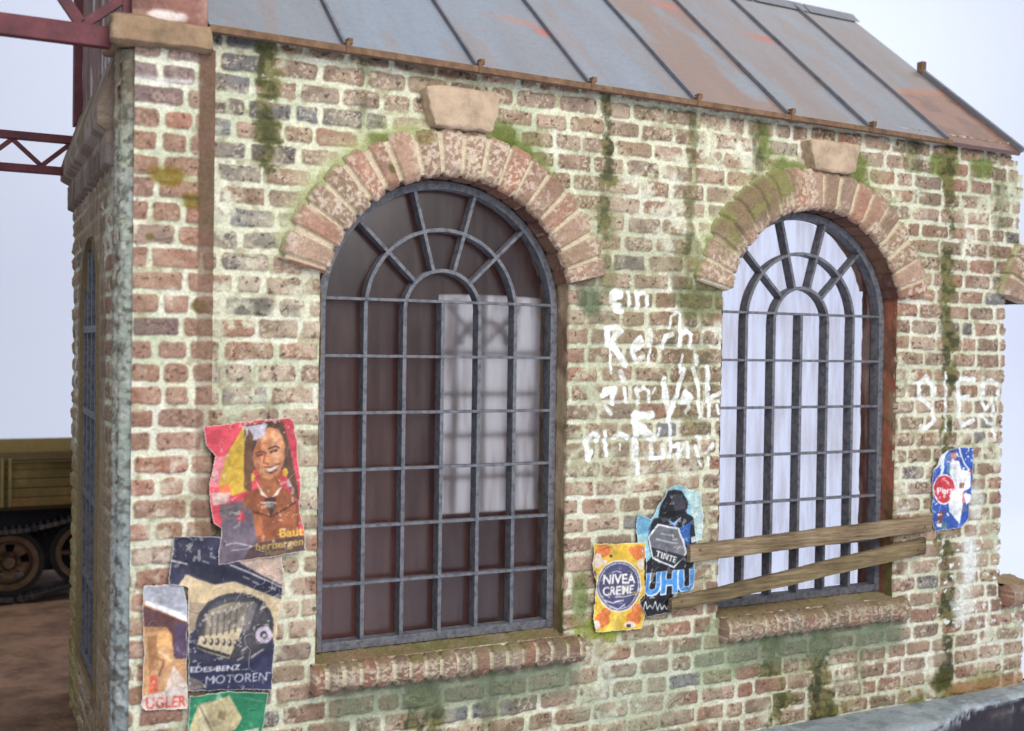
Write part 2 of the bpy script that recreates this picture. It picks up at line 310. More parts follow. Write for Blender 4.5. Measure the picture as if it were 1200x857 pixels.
POSTERS = {
 'portrait': {'outline': [(-0.712, 2.134), (-0.502, 2.153), (-0.249, 2.168), (-0.22, 2.15), (-0.198, 1.974), (-0.178, 1.836), (-0.184, 1.659), (-0.153, 1.569), (-0.146, 1.44), (-0.339, 1.419), (-0.626, 1.406), (-0.631, 1.454), (-0.609, 1.595), (-0.656, 1.626), (-0.671, 1.722), (-0.677, 1.836), (-0.65, 1.977), (-0.697, 2.035)], 'ops': [
  ('p', (222, 62, 78), [(-0.727, 2.215), (-0.049, 2.207), (-0.038, 1.314), (-0.718, 1.365)]),
  ('p', (232, 120, 130), [(-0.674, 1.978), (-0.585, 1.975), (-0.621, 1.815), (-0.676, 1.817)]),
  ('p', (214, 168, 45), [(-0.63, 1.815), (-0.585, 1.994), (-0.492, 2.135), (-0.472, 2.116), (-0.478, 1.78), (-0.554, 1.764)]),
  ('p', (232, 105, 60), [(-0.63, 1.815), (-0.574, 1.832), (-0.559, 1.779), (-0.62, 1.767)]),
  ('p', (200, 160, 150), [(-0.667, 1.788), (-0.564, 1.784), (-0.582, 1.727), (-0.657, 1.721)]),
  ('p', (98, 66, 48), [(-0.494, 2.135), (-0.279, 2.151), (-0.243, 2.014), (-0.201, 1.817), (-0.184, 1.718), (-0.22, 1.739), (-0.266, 1.888), (-0.441, 1.894), (-0.449, 1.769), (-0.488, 1.799)]),
  ('p', (176, 96, 55), [(-0.412, 1.883), (-0.284, 1.898), (-0.294, 1.782), (-0.343, 1.735), (-0.397, 1.776)]),
  ('p', (214, 134, 84), [(-0.442, 1.99), (-0.419, 2.096), (-0.357, 2.147), (-0.298, 2.122), (-0.267, 2.015), (-0.273, 1.927), (-0.305, 1.86), (-0.349, 1.834), (-0.402, 1.862), (-0.437, 1.923)]),
  ('p', (232, 158, 108), [(-0.347, 2.104), (-0.293, 2.083), (-0.277, 1.986), (-0.306, 1.928), (-0.336, 1.997)]),
  ('p', (178, 98, 60), [(-0.442, 1.99), (-0.405, 2.066), (-0.394, 1.97), (-0.407, 1.873), (-0.436, 1.923)]),
  ('p', (88, 58, 42), [(-0.474, 2.068), (-0.444, 2.125), (-0.357, 2.154), (-0.289, 2.137), (-0.262, 2.034), (-0.278, 2.064), (-0.308, 2.108), (-0.352, 2.121), (-0.405, 2.09), (-0.431, 2.019), (-0.452, 1.962)]),
  ('p', (190, 178, 192), [(-0.492, 2.124), (-0.362, 2.138), (-0.385, 2.066), (-0.474, 2.047)]),
  ('l', (80, 45, 35), 0.006, [(-0.357, 2.003), (-0.321, 2.016), (-0.299, 2.006)]),
  ('l', (80, 45, 35), 0.005, [(-0.425, 1.98), (-0.399, 1.991), (-0.38, 1.985)]),
  ('l', (95, 50, 40), 0.009, [(-0.347, 1.986), (-0.314, 1.994)]),
  ('l', (95, 50, 40), 0.008, [(-0.418, 1.968), (-0.389, 1.973)]),
  ('l', (150, 78, 50), 0.007, [(-0.373, 1.983), (-0.382, 1.93), (-0.356, 1.922)]),
  ('p', (245, 235, 225), [(-0.372, 1.901), (-0.301, 1.918), (-0.315, 1.891), (-0.352, 1.881)]),
  ('l', (150, 55, 45), 0.005, [(-0.378, 1.905), (-0.345, 1.902), (-0.296, 1.922)]),
  ('l', (140, 55, 45), 0.005, [(-0.369, 1.882), (-0.344, 1.871), (-0.309, 1.889)]),
  ('p', (236, 180, 40), [(-0.427, 1.853), (-0.428, 1.848), (-0.429, 1.844), (-0.43, 1.84), (-0.432, 1.836), (-0.435, 1.834), (-0.438, 1.833), (-0.441, 1.832), (-0.444, 1.833), (-0.446, 1.835), (-0.449, 1.837), (-0.451, 1.841), (-0.453, 1.845), (-0.454, 1.849), (-0.454, 1.854), (-0.454, 1.859), (-0.453, 1.863), (-0.451, 1.867), (-0.449, 1.87), (-0.447, 1.873), (-0.444, 1.874), (-0.441, 1.875), (-0.438, 1.874), (-0.435, 1.872), (-0.433, 1.87), (-0.43, 1.866), (-0.429, 1.862), (-0.428, 1.858)]),
  ('p', (236, 180, 40), [(-0.252, 1.873), (-0.252, 1.867), (-0.253, 1.863), (-0.255, 1.858), (-0.257, 1.854), (-0.259, 1.852), (-0.262, 1.85), (-0.265, 1.85), (-0.269, 1.85), (-0.271, 1.852), (-0.274, 1.855), (-0.276, 1.859), (-0.278, 1.863), (-0.279, 1.868), (-0.28, 1.874), (-0.279, 1.879), (-0.278, 1.884), (-0.277, 1.888), (-0.275, 1.892), (-0.272, 1.894), (-0.269, 1.896), (-0.266, 1.897), (-0.263, 1.896), (-0.26, 1.894), (-0.257, 1.891), (-0.255, 1.887), (-0.253, 1.883), (-0.252, 1.878)]),
  ('p', (110, 72, 48), [(-0.472, 2.116), (-0.448, 2.077), (-0.449, 1.769), (-0.488, 1.799), (-0.49, 1.963)]),
  ('p', (150, 76, 42), [(-0.488, 1.761), (-0.411, 1.796), (-0.342, 1.706), (-0.275, 1.8), (-0.225, 1.749), (-0.184, 1.679), (-0.183, 1.561), (-0.152, 1.519), (-0.437, 1.498), (-0.496, 1.637)]),
  ('p', (182, 96, 55), [(-0.439, 1.662), (-0.39, 1.641), (-0.379, 1.533), (-0.437, 1.547)]),
  ('p', (172, 90, 50), [(-0.303, 1.685), (-0.204, 1.699), (-0.203, 1.581), (-0.292, 1.606)]),
  ('l', (90, 45, 30), 0.006, [(-0.337, 1.638), (-0.204, 1.709)]),
  ('l', (90, 45, 30), 0.006, [(-0.337, 1.638), (-0.439, 1.672)]),
  ('p', (232, 214, 186), [(-0.429, 1.847), (-0.393, 1.755), (-0.356, 1.74), (-0.402, 1.796)]),
  ('p', (232, 214, 186), [(-0.277, 1.805), (-0.304, 1.753), (-0.333, 1.741), (-0.304, 1.782)]),
  ('p', (60, 45, 42), [(-0.376, 1.739), (-0.311, 1.743), (-0.322, 1.666), (-0.34, 1.644)]),
  ('l', (235, 215, 195), 0.004, [(-0.396, 1.716), (-0.376, 1.712), (-0.357, 1.716), (-0.313, 1.709)]),
  ('p', (104, 90, 104), [(-0.609, 1.643), (-0.449, 1.692), (-0.428, 1.594), (-0.408, 1.496), (-0.436, 1.411), (-0.626, 1.406), (-0.631, 1.454)]),
  ('p', (86, 60, 58), [(-0.437, 1.498), (-0.152, 1.529), (-0.141, 1.43), (-0.339, 1.419), (-0.493, 1.415)]),
  ('p', (110, 96, 100), [(-0.62, 1.719), (-0.497, 1.733), (-0.468, 1.674), (-0.534, 1.639), (-0.619, 1.653)]),
  ('p', (215, 50, 70), [(-0.534, 1.639), (-0.498, 1.69), (-0.479, 1.636), (-0.505, 1.623)]),
  ('l', (200, 190, 195), 0.003, [(-0.589, 1.508), (-0.533, 1.514), (-0.446, 1.489)]),
  ('l', (200, 190, 195), 0.003, [(-0.551, 1.477), (-0.475, 1.477), (-0.408, 1.496)]),
  ('t', (232, 184, 60), 'Baut', (-0.293, 1.524), (-0.16, 1.528), 0.0483, 0.03),
  ('t', (196, 158, 66), 'herbergen', (-0.419, 1.46), (-0.16, 1.475), 0.042, 0.02),
  ('t', (150, 120, 60), 'Heime', (-0.363, 1.424), (-0.256, 1.432), 0.0336, 0.0),
 ]},
 'motor': {'outline': [(-0.851, 1.575), (-0.615, 1.555), (-0.559, 1.501), (-0.272, 1.431), (-0.264, 1.302), (-0.276, 1.187), (-0.311, 0.894), (-0.322, 0.7), (-0.772, 0.768), (-0.777, 1.032), (-0.776, 1.218), (-0.783, 1.307), (-0.879, 1.325)], 'ops': [
  ('p', (48, 48, 74), [(-1.062, 1.606), (-0.202, 1.555), (-0.191, 0.647), (-1.055, 0.756)]),
  ('p', (190, 160, 142), [(-0.558, 1.451), (-0.265, 1.418), (-0.264, 1.257), (-0.38, 1.323), (-0.495, 1.396)]),
  ('p', (205, 176, 132), [(-0.837, 1.316), (-0.784, 1.369), (-0.643, 1.304), (-0.532, 1.307), (-0.379, 1.231), (-0.263, 1.183), (-0.273, 0.942), (-0.312, 0.946), (-0.366, 1.182), (-0.531, 1.252), (-0.655, 1.226), (-0.764, 1.179), (-0.824, 1.185)]),
  ('p', (170, 145, 118), [(-0.776, 1.23), (-0.667, 1.208), (-0.733, 1.089), (-0.777, 1.056)]),
  ('l', (225, 215, 210), 0.006, [(-0.868, 1.45), (-0.778, 1.422), (-0.644, 1.344)]),
  ('l', (225, 215, 210), 0.005, [(-0.558, 1.4), (-0.431, 1.334), (-0.263, 1.244)]),
  ('p', (36, 38, 60), [(-0.79, 1.442), (-0.582, 1.389), (-0.38, 1.304), (-0.277, 1.251), (-0.276, 1.206), (-0.405, 1.249), (-0.532, 1.316), (-0.643, 1.312), (-0.766, 1.378)]),
  ('l', (170, 165, 180), 0.005, [(-0.706, 1.436), (-0.675, 1.421)]),
  ('l', (170, 165, 180), 0.005, [(-0.669, 1.458), (-0.639, 1.444)]),
  ('l', (170, 165, 180), 0.005, [(-0.482, 1.325), (-0.45, 1.31)]),
  ('l', (170, 165, 180), 0.005, [(-0.431, 1.296), (-0.399, 1.28)]),
  ('l', (170, 165, 180), 0.005, [(-0.341, 1.256), (-0.309, 1.241)]),
  ('p', (58, 56, 66), [(-0.313, 1.049), (-0.318, 1.008), (-0.334, 0.972), (-0.359, 0.94), (-0.394, 0.915), (-0.434, 0.897), (-0.48, 0.889), (-0.527, 0.89), (-0.575, 0.899), (-0.619, 0.918), (-0.659, 0.943), (-0.692, 0.975), (-0.717, 1.011), (-0.733, 1.05), (-0.739, 1.09), (-0.734, 1.129), (-0.719, 1.165), (-0.695, 1.196), (-0.662, 1.221), (-0.623, 1.239), (-0.578, 1.249), (-0.531, 1.249), (-0.484, 1.241), (-0.438, 1.224), (-0.397, 1.198), (-0.362, 1.167), (-0.336, 1.13), (-0.319, 1.09)]),
  ('p', (70, 66, 74), [(-0.339, 1.051), (-0.343, 1.016), (-0.357, 0.984), (-0.38, 0.956), (-0.41, 0.934), (-0.446, 0.919), (-0.486, 0.912), (-0.527, 0.913), (-0.569, 0.921), (-0.609, 0.937), (-0.644, 0.959), (-0.673, 0.987), (-0.696, 1.019), (-0.709, 1.053), (-0.714, 1.088), (-0.71, 1.122), (-0.697, 1.153), (-0.675, 1.18), (-0.647, 1.202), (-0.612, 1.218), (-0.572, 1.226), (-0.531, 1.226), (-0.489, 1.219), (-0.449, 1.204), (-0.413, 1.182), (-0.382, 1.154), (-0.359, 1.122), (-0.344, 1.087)]),
  ('p', (146, 132, 112), [(-0.672, 1.171), (-0.58, 1.2), (-0.43, 1.187), (-0.485, 1.034), (-0.702, 1.049)]),
  ('p', (128, 118, 104), [(-0.654, 1.151), (-0.48, 1.166), (-0.517, 1.081), (-0.665, 1.083)]),
  ('p', (212, 190, 148), [(-0.72, 1.048), (-0.485, 1.055), (-0.562, 0.906), (-0.735, 0.987)]),
  ('p', (70, 62, 62), [(-0.682, 1.019), (-0.682, 1.015), (-0.683, 1.011), (-0.684, 1.008), (-0.686, 1.005), (-0.689, 1.003), (-0.691, 1.002), (-0.694, 1.002), (-0.697, 1.003), (-0.699, 1.004), (-0.702, 1.007), (-0.704, 1.01), (-0.705, 1.014), (-0.706, 1.018), (-0.706, 1.022), (-0.706, 1.026), (-0.705, 1.03), (-0.704, 1.033), (-0.702, 1.036), (-0.7, 1.038), (-0.697, 1.039), (-0.694, 1.039), (-0.692, 1.039), (-0.689, 1.037), (-0.687, 1.035), (-0.685, 1.031), (-0.683, 1.028), (-0.682, 1.024)]),
  ('p', (226, 206, 170), [(-0.692, 1.025), (-0.692, 1.023), (-0.692, 1.021), (-0.693, 1.019), (-0.694, 1.018), (-0.695, 1.017), (-0.696, 1.016), (-0.698, 1.016), (-0.699, 1.016), (-0.7, 1.017), (-0.702, 1.019), (-0.703, 1.02), (-0.703, 1.022), (-0.704, 1.024), (-0.704, 1.027), (-0.704, 1.029), (-0.703, 1.031), (-0.703, 1.033), (-0.702, 1.034), (-0.701, 1.035), (-0.699, 1.036), (-0.698, 1.036), (-0.697, 1.036), (-0.695, 1.035), (-0.694, 1.033), (-0.693, 1.032), (-0.692, 1.03), (-0.692, 1.028)]),
  ('l', (90, 80, 76), 0.006, [(-0.697, 1.046), (-0.686, 1.147)]),
  ('p', (176, 164, 150), [(-0.676, 1.149), (-0.676, 1.147), (-0.677, 1.145), (-0.678, 1.144), (-0.68, 1.142), (-0.681, 1.141), (-0.683, 1.141), (-0.686, 1.141), (-0.688, 1.141), (-0.69, 1.142), (-0.692, 1.143), (-0.693, 1.145), (-0.694, 1.147), (-0.695, 1.149), (-0.695, 1.151), (-0.695, 1.153), (-0.695, 1.154), (-0.693, 1.156), (-0.692, 1.157), (-0.69, 1.158), (-0.688, 1.158), (-0.686, 1.158), (-0.684, 1.158), (-0.682, 1.157), (-0.68, 1.156), (-0.678, 1.154), (-0.677, 1.153), (-0.676, 1.151)]),
  ('p', (70, 62, 62), [(-0.649, 1.012), (-0.649, 1.008), (-0.65, 1.004), (-0.651, 1.001), (-0.653, 0.998), (-0.656, 0.996), (-0.658, 0.995), (-0.661, 0.995), (-0.664, 0.995), (-0.666, 0.997), (-0.669, 1.0), (-0.671, 1.003), (-0.672, 1.006), (-0.673, 1.011), (-0.673, 1.015), (-0.673, 1.019), (-0.672, 1.023), (-0.671, 1.026), (-0.669, 1.029), (-0.667, 1.031), (-0.664, 1.032), (-0.661, 1.032), (-0.659, 1.032), (-0.656, 1.03), (-0.654, 1.027), (-0.652, 1.024), (-0.65, 1.021), (-0.649, 1.016)]),
  ('p', (226, 206, 170), [(-0.659, 1.018), (-0.659, 1.016), (-0.659, 1.014), (-0.66, 1.012), (-0.661, 1.011), (-0.662, 1.01), (-0.663, 1.009), (-0.665, 1.009), (-0.666, 1.009), (-0.667, 1.01), (-0.669, 1.011), (-0.67, 1.013), (-0.67, 1.015), (-0.671, 1.017), (-0.671, 1.02), (-0.671, 1.022), (-0.67, 1.024), (-0.67, 1.026), (-0.669, 1.027), (-0.668, 1.028), (-0.666, 1.029), (-0.665, 1.029), (-0.664, 1.029), (-0.662, 1.028), (-0.661, 1.026), (-0.66, 1.025), (-0.659, 1.023), (-0.659, 1.021)]),
  ('l', (90, 80, 76), 0.006, [(-0.664, 1.045), (-0.653, 1.152)]),
  ('p', (176, 164, 150), [(-0.643, 1.153), (-0.643, 1.151), (-0.644, 1.15), (-0.645, 1.148), (-0.647, 1.147), (-0.648, 1.146), (-0.65, 1.145), (-0.653, 1.145), (-0.655, 1.146), (-0.657, 1.147), (-0.659, 1.148), (-0.66, 1.149), (-0.662, 1.151), (-0.662, 1.153), (-0.663, 1.155), (-0.662, 1.157), (-0.662, 1.159), (-0.66, 1.16), (-0.659, 1.162), (-0.657, 1.163), (-0.655, 1.163), (-0.653, 1.163), (-0.651, 1.163), (-0.649, 1.162), (-0.647, 1.161), (-0.645, 1.159), (-0.644, 1.157), (-0.643, 1.155)]),
  ('p', (70, 62, 62), [(-0.615, 1.005), (-0.616, 1.001), (-0.617, 0.997), (-0.618, 0.994), (-0.62, 0.991), (-0.622, 0.989), (-0.625, 0.988), (-0.628, 0.987), (-0.63, 0.988), (-0.633, 0.99), (-0.635, 0.992), (-0.637, 0.996), (-0.639, 0.999), (-0.64, 1.003), (-0.64, 1.008), (-0.64, 1.012), (-0.639, 1.016), (-0.638, 1.019), (-0.636, 1.022), (-0.633, 1.024), (-0.631, 1.025), (-0.628, 1.025), (-0.625, 1.024), (-0.623, 1.023), (-0.62, 1.02), (-0.618, 1.017), (-0.617, 1.013), (-0.616, 1.009)]),
  ('p', (226, 206, 170), [(-0.625, 1.011), (-0.626, 1.009), (-0.626, 1.007), (-0.627, 1.005), (-0.628, 1.003), (-0.629, 1.002), (-0.63, 1.002), (-0.631, 1.002), (-0.633, 1.002), (-0.634, 1.003), (-0.635, 1.004), (-0.636, 1.006), (-0.637, 1.008), (-0.638, 1.01), (-0.638, 1.012), (-0.638, 1.015), (-0.637, 1.017), (-0.636, 1.018), (-0.635, 1.02), (-0.634, 1.021), (-0.633, 1.022), (-0.632, 1.022), (-0.63, 1.021), (-0.629, 1.021), (-0.628, 1.019), (-0.627, 1.018), (-0.626, 1.016), (-0.626, 1.013)]),
  ('l', (90, 80, 76), 0.006, [(-0.631, 1.044), (-0.62, 1.156)]),
  ('p', (176, 164, 150), [(-0.61, 1.158), (-0.61, 1.156), (-0.611, 1.154), (-0.612, 1.153), (-0.613, 1.151), (-0.615, 1.15), (-0.617, 1.15), (-0.619, 1.15), (-0.622, 1.15), (-0.624, 1.151), (-0.626, 1.152), (-0.627, 1.154), (-0.628, 1.156), (-0.629, 1.158), (-0.629, 1.16), (-0.629, 1.162), (-0.628, 1.163), (-0.627, 1.165), (-0.626, 1.166), (-0.624, 1.167), (-0.622, 1.167), (-0.62, 1.168), (-0.617, 1.167), (-0.615, 1.166), (-0.613, 1.165), (-0.612, 1.163), (-0.611, 1.162), (-0.61, 1.16)]),
  ('p', (70, 62, 62), [(-0.582, 0.998), (-0.582, 0.994), (-0.583, 0.99), (-0.585, 0.986), (-0.586, 0.984), (-0.589, 0.982), (-0.591, 0.98), (-0.594, 0.98), (-0.597, 0.981), (-0.6, 0.983), (-0.602, 0.985), (-0.604, 0.988), (-0.605, 0.992), (-0.606, 0.996), (-0.607, 1.0), (-0.607, 1.005), (-0.606, 1.008), (-0.604, 1.012), (-0.602, 1.015), (-0.6, 1.017), (-0.597, 1.018), (-0.595, 1.018), (-0.592, 1.017), (-0.589, 1.016), (-0.587, 1.013), (-0.585, 1.01), (-0.583, 1.006), (-0.582, 1.002)]),
  ('p', (226, 206, 170), [(-0.592, 1.004), (-0.592, 1.002), (-0.593, 1.0), (-0.593, 0.998), (-0.594, 0.996), (-0.595, 0.995), (-0.597, 0.995), (-0.598, 0.994), (-0.599, 0.995), (-0.601, 0.996), (-0.602, 0.997), (-0.603, 0.999), (-0.604, 1.001), (-0.604, 1.003), (-0.604, 1.005), (-0.604, 1.007), (-0.604, 1.009), (-0.603, 1.011), (-0.602, 1.013), (-0.601, 1.014), (-0.6, 1.015), (-0.598, 1.015), (-0.597, 1.014), (-0.596, 1.013), (-0.594, 1.012), (-0.593, 1.01), (-0.593, 1.008), (-0.592, 1.006)]),
  ('l', (90, 80, 76), 0.006, [(-0.597, 1.043), (-0.586, 1.161)]),
  ('p', (176, 164, 150), [(-0.576, 1.162), (-0.577, 1.16), (-0.577, 1.159), (-0.578, 1.157), (-0.58, 1.156), (-0.582, 1.155), (-0.584, 1.154), (-0.586, 1.154), (-0.588, 1.155), (-0.59, 1.156), (-0.592, 1.157), (-0.594, 1.158), (-0.595, 1.16), (-0.596, 1.162), (-0.596, 1.164), (-0.596, 1.166), (-0.595, 1.168), (-0.594, 1.169), (-0.592, 1.171), (-0.591, 1.172), (-0.589, 1.172), (-0.586, 1.172), (-0.584, 1.172), (-0.582, 1.171), (-0.58, 1.17), (-0.579, 1.168), (-0.577, 1.166), (-0.577, 1.164)]),
  ('p', (70, 62, 62), [(-0.548, 0.991), (-0.549, 0.986), (-0.549, 0.982), (-0.551, 0.979), (-0.553, 0.976), (-0.555, 0.974), (-0.558, 0.973), (-0.561, 0.973), (-0.563, 0.974), (-0.566, 0.975), (-0.568, 0.978), (-0.57, 0.981), (-0.572, 0.985), (-0.573, 0.989), (-0.573, 0.993), (-0.573, 0.997), (-0.572, 1.001), (-0.571, 1.005), (-0.569, 1.007), (-0.566, 1.01), (-0.564, 1.011), (-0.561, 1.011), (-0.558, 1.01), (-0.556, 1.008), (-0.553, 1.006), (-0.551, 1.003), (-0.55, 0.999), (-0.549, 0.995)]),
  ('p', (226, 206, 170), [(-0.558, 0.997), (-0.558, 0.994), (-0.559, 0.992), (-0.56, 0.991), (-0.561, 0.989), (-0.562, 0.988), (-0.563, 0.987), (-0.564, 0.987), (-0.566, 0.988), (-0.567, 0.988), (-0.568, 0.99), (-0.569, 0.992), (-0.57, 0.994), (-0.571, 0.996), (-0.571, 0.998), (-0.571, 1.0), (-0.57, 1.002), (-0.57, 1.004), (-0.569, 1.006), (-0.567, 1.007), (-0.566, 1.007), (-0.565, 1.007), (-0.563, 1.007), (-0.562, 1.006), (-0.561, 1.005), (-0.56, 1.003), (-0.559, 1.001), (-0.559, 0.999)]),
  ('l', (90, 80, 76), 0.006, [(-0.564, 1.043), (-0.553, 1.165)]),
  ('p', (176, 164, 150), [(-0.543, 1.167), (-0.543, 1.165), (-0.544, 1.163), (-0.545, 1.162), (-0.546, 1.16), (-0.548, 1.159), (-0.55, 1.159), (-0.553, 1.159), (-0.555, 1.159), (-0.557, 1.16), (-0.559, 1.161), (-0.56, 1.163), (-0.562, 1.165), (-0.562, 1.167), (-0.563, 1.169), (-0.562, 1.171), (-0.562, 1.172), (-0.561, 1.174), (-0.559, 1.175), (-0.557, 1.176), (-0.555, 1.177), (-0.553, 1.177), (-0.551, 1.176), (-0.548, 1.175), (-0.547, 1.174), (-0.545, 1.173), (-0.544, 1.171), (-0.543, 1.169)]),
  ('p', (70, 62, 62), [(-0.514, 0.983), (-0.515, 0.979), (-0.516, 0.975), (-0.517, 0.972), (-0.519, 0.969), (-0.521, 0.967), (-0.524, 0.966), (-0.527, 0.966), (-0.53, 0.966), (-0.532, 0.968), (-0.535, 0.971), (-0.537, 0.974), (-0.538, 0.978), (-0.539, 0.982), (-0.54, 0.986), (-0.539, 0.99), (-0.538, 0.994), (-0.537, 0.997), (-0.535, 1.0), (-0.533, 1.002), (-0.53, 1.003), (-0.527, 1.004), (-0.524, 1.003), (-0.522, 1.001), (-0.519, 0.999), (-0.517, 0.995), (-0.516, 0.992), (-0.515, 0.988)]),
  ('p', (226, 206, 170), [(-0.525, 0.989), (-0.525, 0.987), (-0.525, 0.985), (-0.526, 0.983), (-0.527, 0.982), (-0.528, 0.981), (-0.529, 0.98), (-0.531, 0.98), (-0.532, 0.98), (-0.533, 0.981), (-0.535, 0.983), (-0.536, 0.984), (-0.536, 0.986), (-0.537, 0.988), (-0.537, 0.991), (-0.537, 0.993), (-0.537, 0.995), (-0.536, 0.997), (-0.535, 0.998), (-0.534, 0.999), (-0.532, 1.0), (-0.531, 1.0), (-0.53, 1.0), (-0.528, 0.999), (-0.527, 0.998), (-0.526, 0.996), (-0.525, 0.994), (-0.525, 0.992)]),
  ('l', (90, 80, 76), 0.006, [(-0.53, 1.042), (-0.519, 1.17)]),
  ('p', (176, 164, 150), [(-0.509, 1.171), (-0.509, 1.169), (-0.51, 1.168), (-0.511, 1.166), (-0.513, 1.165), (-0.515, 1.164), (-0.517, 1.163), (-0.519, 1.163), (-0.521, 1.164), (-0.523, 1.165), (-0.525, 1.166), (-0.527, 1.168), (-0.528, 1.169), (-0.529, 1.171), (-0.529, 1.173), (-0.529, 1.175), (-0.528, 1.177), (-0.527, 1.179), (-0.525, 1.18), (-0.524, 1.181), (-0.521, 1.181), (-0.519, 1.181), (-0.517, 1.181), (-0.515, 1.18), (-0.513, 1.179), (-0.511, 1.177), (-0.51, 1.175), (-0.509, 1.173)]),
  ('l', (40, 38, 44), 0.01, [(-0.726, 0.995), (-0.565, 0.922)]),
  ('p', (110, 104, 104), [(-0.455, 1.19), (-0.404, 1.172), (-0.453, 1.037), (-0.491, 1.041)]),
  ('p', (196, 178, 196), [(-0.321, 0.998), (-0.322, 0.988), (-0.326, 0.978), (-0.331, 0.97), (-0.338, 0.964), (-0.347, 0.959), (-0.357, 0.957), (-0.367, 0.957), (-0.378, 0.959), (-0.387, 0.963), (-0.396, 0.97), (-0.403, 0.978), (-0.409, 0.987), (-0.412, 0.997), (-0.414, 1.007), (-0.413, 1.017), (-0.409, 1.027), (-0.404, 1.035), (-0.397, 1.042), (-0.388, 1.046), (-0.379, 1.049), (-0.368, 1.049), (-0.358, 1.047), (-0.348, 1.042), (-0.339, 1.036), (-0.332, 1.028), (-0.326, 1.019), (-0.323, 1.008)]),
  ('p', (56, 50, 62), [(-0.347, 1.001), (-0.348, 0.996), (-0.349, 0.991), (-0.352, 0.987), (-0.355, 0.984), (-0.359, 0.982), (-0.363, 0.981), (-0.368, 0.981), (-0.372, 0.982), (-0.376, 0.984), (-0.38, 0.987), (-0.384, 0.991), (-0.386, 0.995), (-0.388, 1.0), (-0.388, 1.005), (-0.388, 1.01), (-0.386, 1.014), (-0.384, 1.018), (-0.381, 1.021), (-0.377, 1.023), (-0.373, 1.024), (-0.368, 1.024), (-0.363, 1.023), (-0.359, 1.021), (-0.355, 1.018), (-0.352, 1.015), (-0.349, 1.01), (-0.348, 1.006)]),
  ('p', (176, 164, 178), [(-0.359, 1.002), (-0.359, 1.0), (-0.36, 0.998), (-0.361, 0.996), (-0.362, 0.995), (-0.364, 0.994), (-0.366, 0.994), (-0.368, 0.994), (-0.37, 0.994), (-0.372, 0.995), (-0.373, 0.996), (-0.375, 0.998), (-0.376, 1.0), (-0.376, 1.002), (-0.377, 1.004), (-0.377, 1.006), (-0.376, 1.007), (-0.375, 1.009), (-0.373, 1.01), (-0.372, 1.011), (-0.37, 1.012), (-0.368, 1.012), (-0.366, 1.011), (-0.364, 1.01), (-0.362, 1.009), (-0.361, 1.008), (-0.36, 1.006), (-0.359, 1.004)]),
  ('l', (172, 162, 160), 0.007, [(-0.49, 0.939), (-0.463, 0.951)]),
  ('l', (172, 162, 160), 0.007, [(-0.439, 0.895), (-0.411, 0.908)]),
  ('l', (172, 162, 160), 0.007, [(-0.515, 0.891), (-0.487, 0.903)]),
  ('l', (172, 162, 160), 0.007, [(-0.401, 0.91), (-0.373, 0.923)]),
  ('l', (172, 162, 160), 0.007, [(-0.58, 1.15), (-0.553, 1.163)]),
  ('l', (172, 162, 160), 0.007, [(-0.512, 1.169), (-0.484, 1.182)]),
  ('l', (172, 162, 160), 0.007, [(-0.703, 1.124), (-0.676, 1.136)]),
  ('l', (172, 162, 160), 0.007, [(-0.378, 1.144), (-0.35, 1.157)]),
  ('p', (42, 44, 78), [(-0.773, 0.913), (-0.663, 0.892), (-0.552, 0.885), (-0.426, 0.868), (-0.35, 0.924), (-0.309, 0.945), (-0.322, 0.7), (-0.772, 0.768)]),
  ('p', (128, 114, 110), [(-0.772, 0.845), (-0.711, 0.813), (-0.674, 0.771), (-0.772, 0.768)]),
  ('t', (226, 222, 222), 'EDES-BENZ', (-0.765, 0.864), (-0.499, 0.838), 0.029, 0.035),
  ('t', (214, 214, 224), 'MOTOREN', (-0.684, 0.787), (-0.351, 0.755), 0.0456, -0.005),
  ('l', (214, 214, 224), 0.003, [(-0.489, 0.837), (-0.451, 0.833)]),
  ('l', (214, 214, 224), 0.003, [(-0.355, 0.796), (-0.316, 0.794)]),
 ]},
 'torn': {'outline': [(-0.996, 1.328), (-0.807, 1.325), (-0.781, 1.23), (-0.773, 0.671), (-0.984, 0.692), (-1.006, 0.725), (-0.993, 0.993), (-1.003, 1.213)], 'ops': [
  ('p', (206, 150, 98), [(-1.062, 1.606), (-0.707, 1.585), (-0.697, 0.586), (-1.053, 0.634)]),
  ('p', (172, 172, 186), [(-1.014, 1.348), (-0.777, 1.329), (-0.775, 1.128), (-0.99, 1.241)]),
  ('p', (236, 238, 242), [(-0.99, 1.255), (-0.776, 1.156), (-0.775, 1.121), (-0.989, 1.236)]),
  ('p', (98, 58, 60), [(-1.013, 1.238), (-0.775, 1.118), (-0.773, 0.926), (-0.845, 0.94), (-0.856, 1.064), (-0.883, 1.106), (-1.012, 1.122)]),
  ('p', (84, 62, 92), [(-0.841, 1.125), (-0.775, 1.106), (-0.773, 0.932), (-0.839, 0.951)]),
  ('p', (222, 160, 92), [(-0.851, 1.033), (-0.852, 1.022), (-0.855, 1.012), (-0.86, 1.003), (-0.867, 0.996), (-0.875, 0.991), (-0.884, 0.988), (-0.893, 0.988), (-0.903, 0.99), (-0.912, 0.995), (-0.92, 1.002), (-0.927, 1.01), (-0.932, 1.02), (-0.935, 1.031), (-0.936, 1.042), (-0.935, 1.052), (-0.932, 1.063), (-0.927, 1.071), (-0.921, 1.078), (-0.913, 1.083), (-0.904, 1.086), (-0.894, 1.087), (-0.885, 1.084), (-0.876, 1.08), (-0.867, 1.073), (-0.861, 1.065), (-0.855, 1.055), (-0.852, 1.044)]),
  ('p', (186, 128, 76), [(-0.988, 1.114), (-0.883, 1.106), (-0.882, 1.089), (-0.988, 1.09)]),
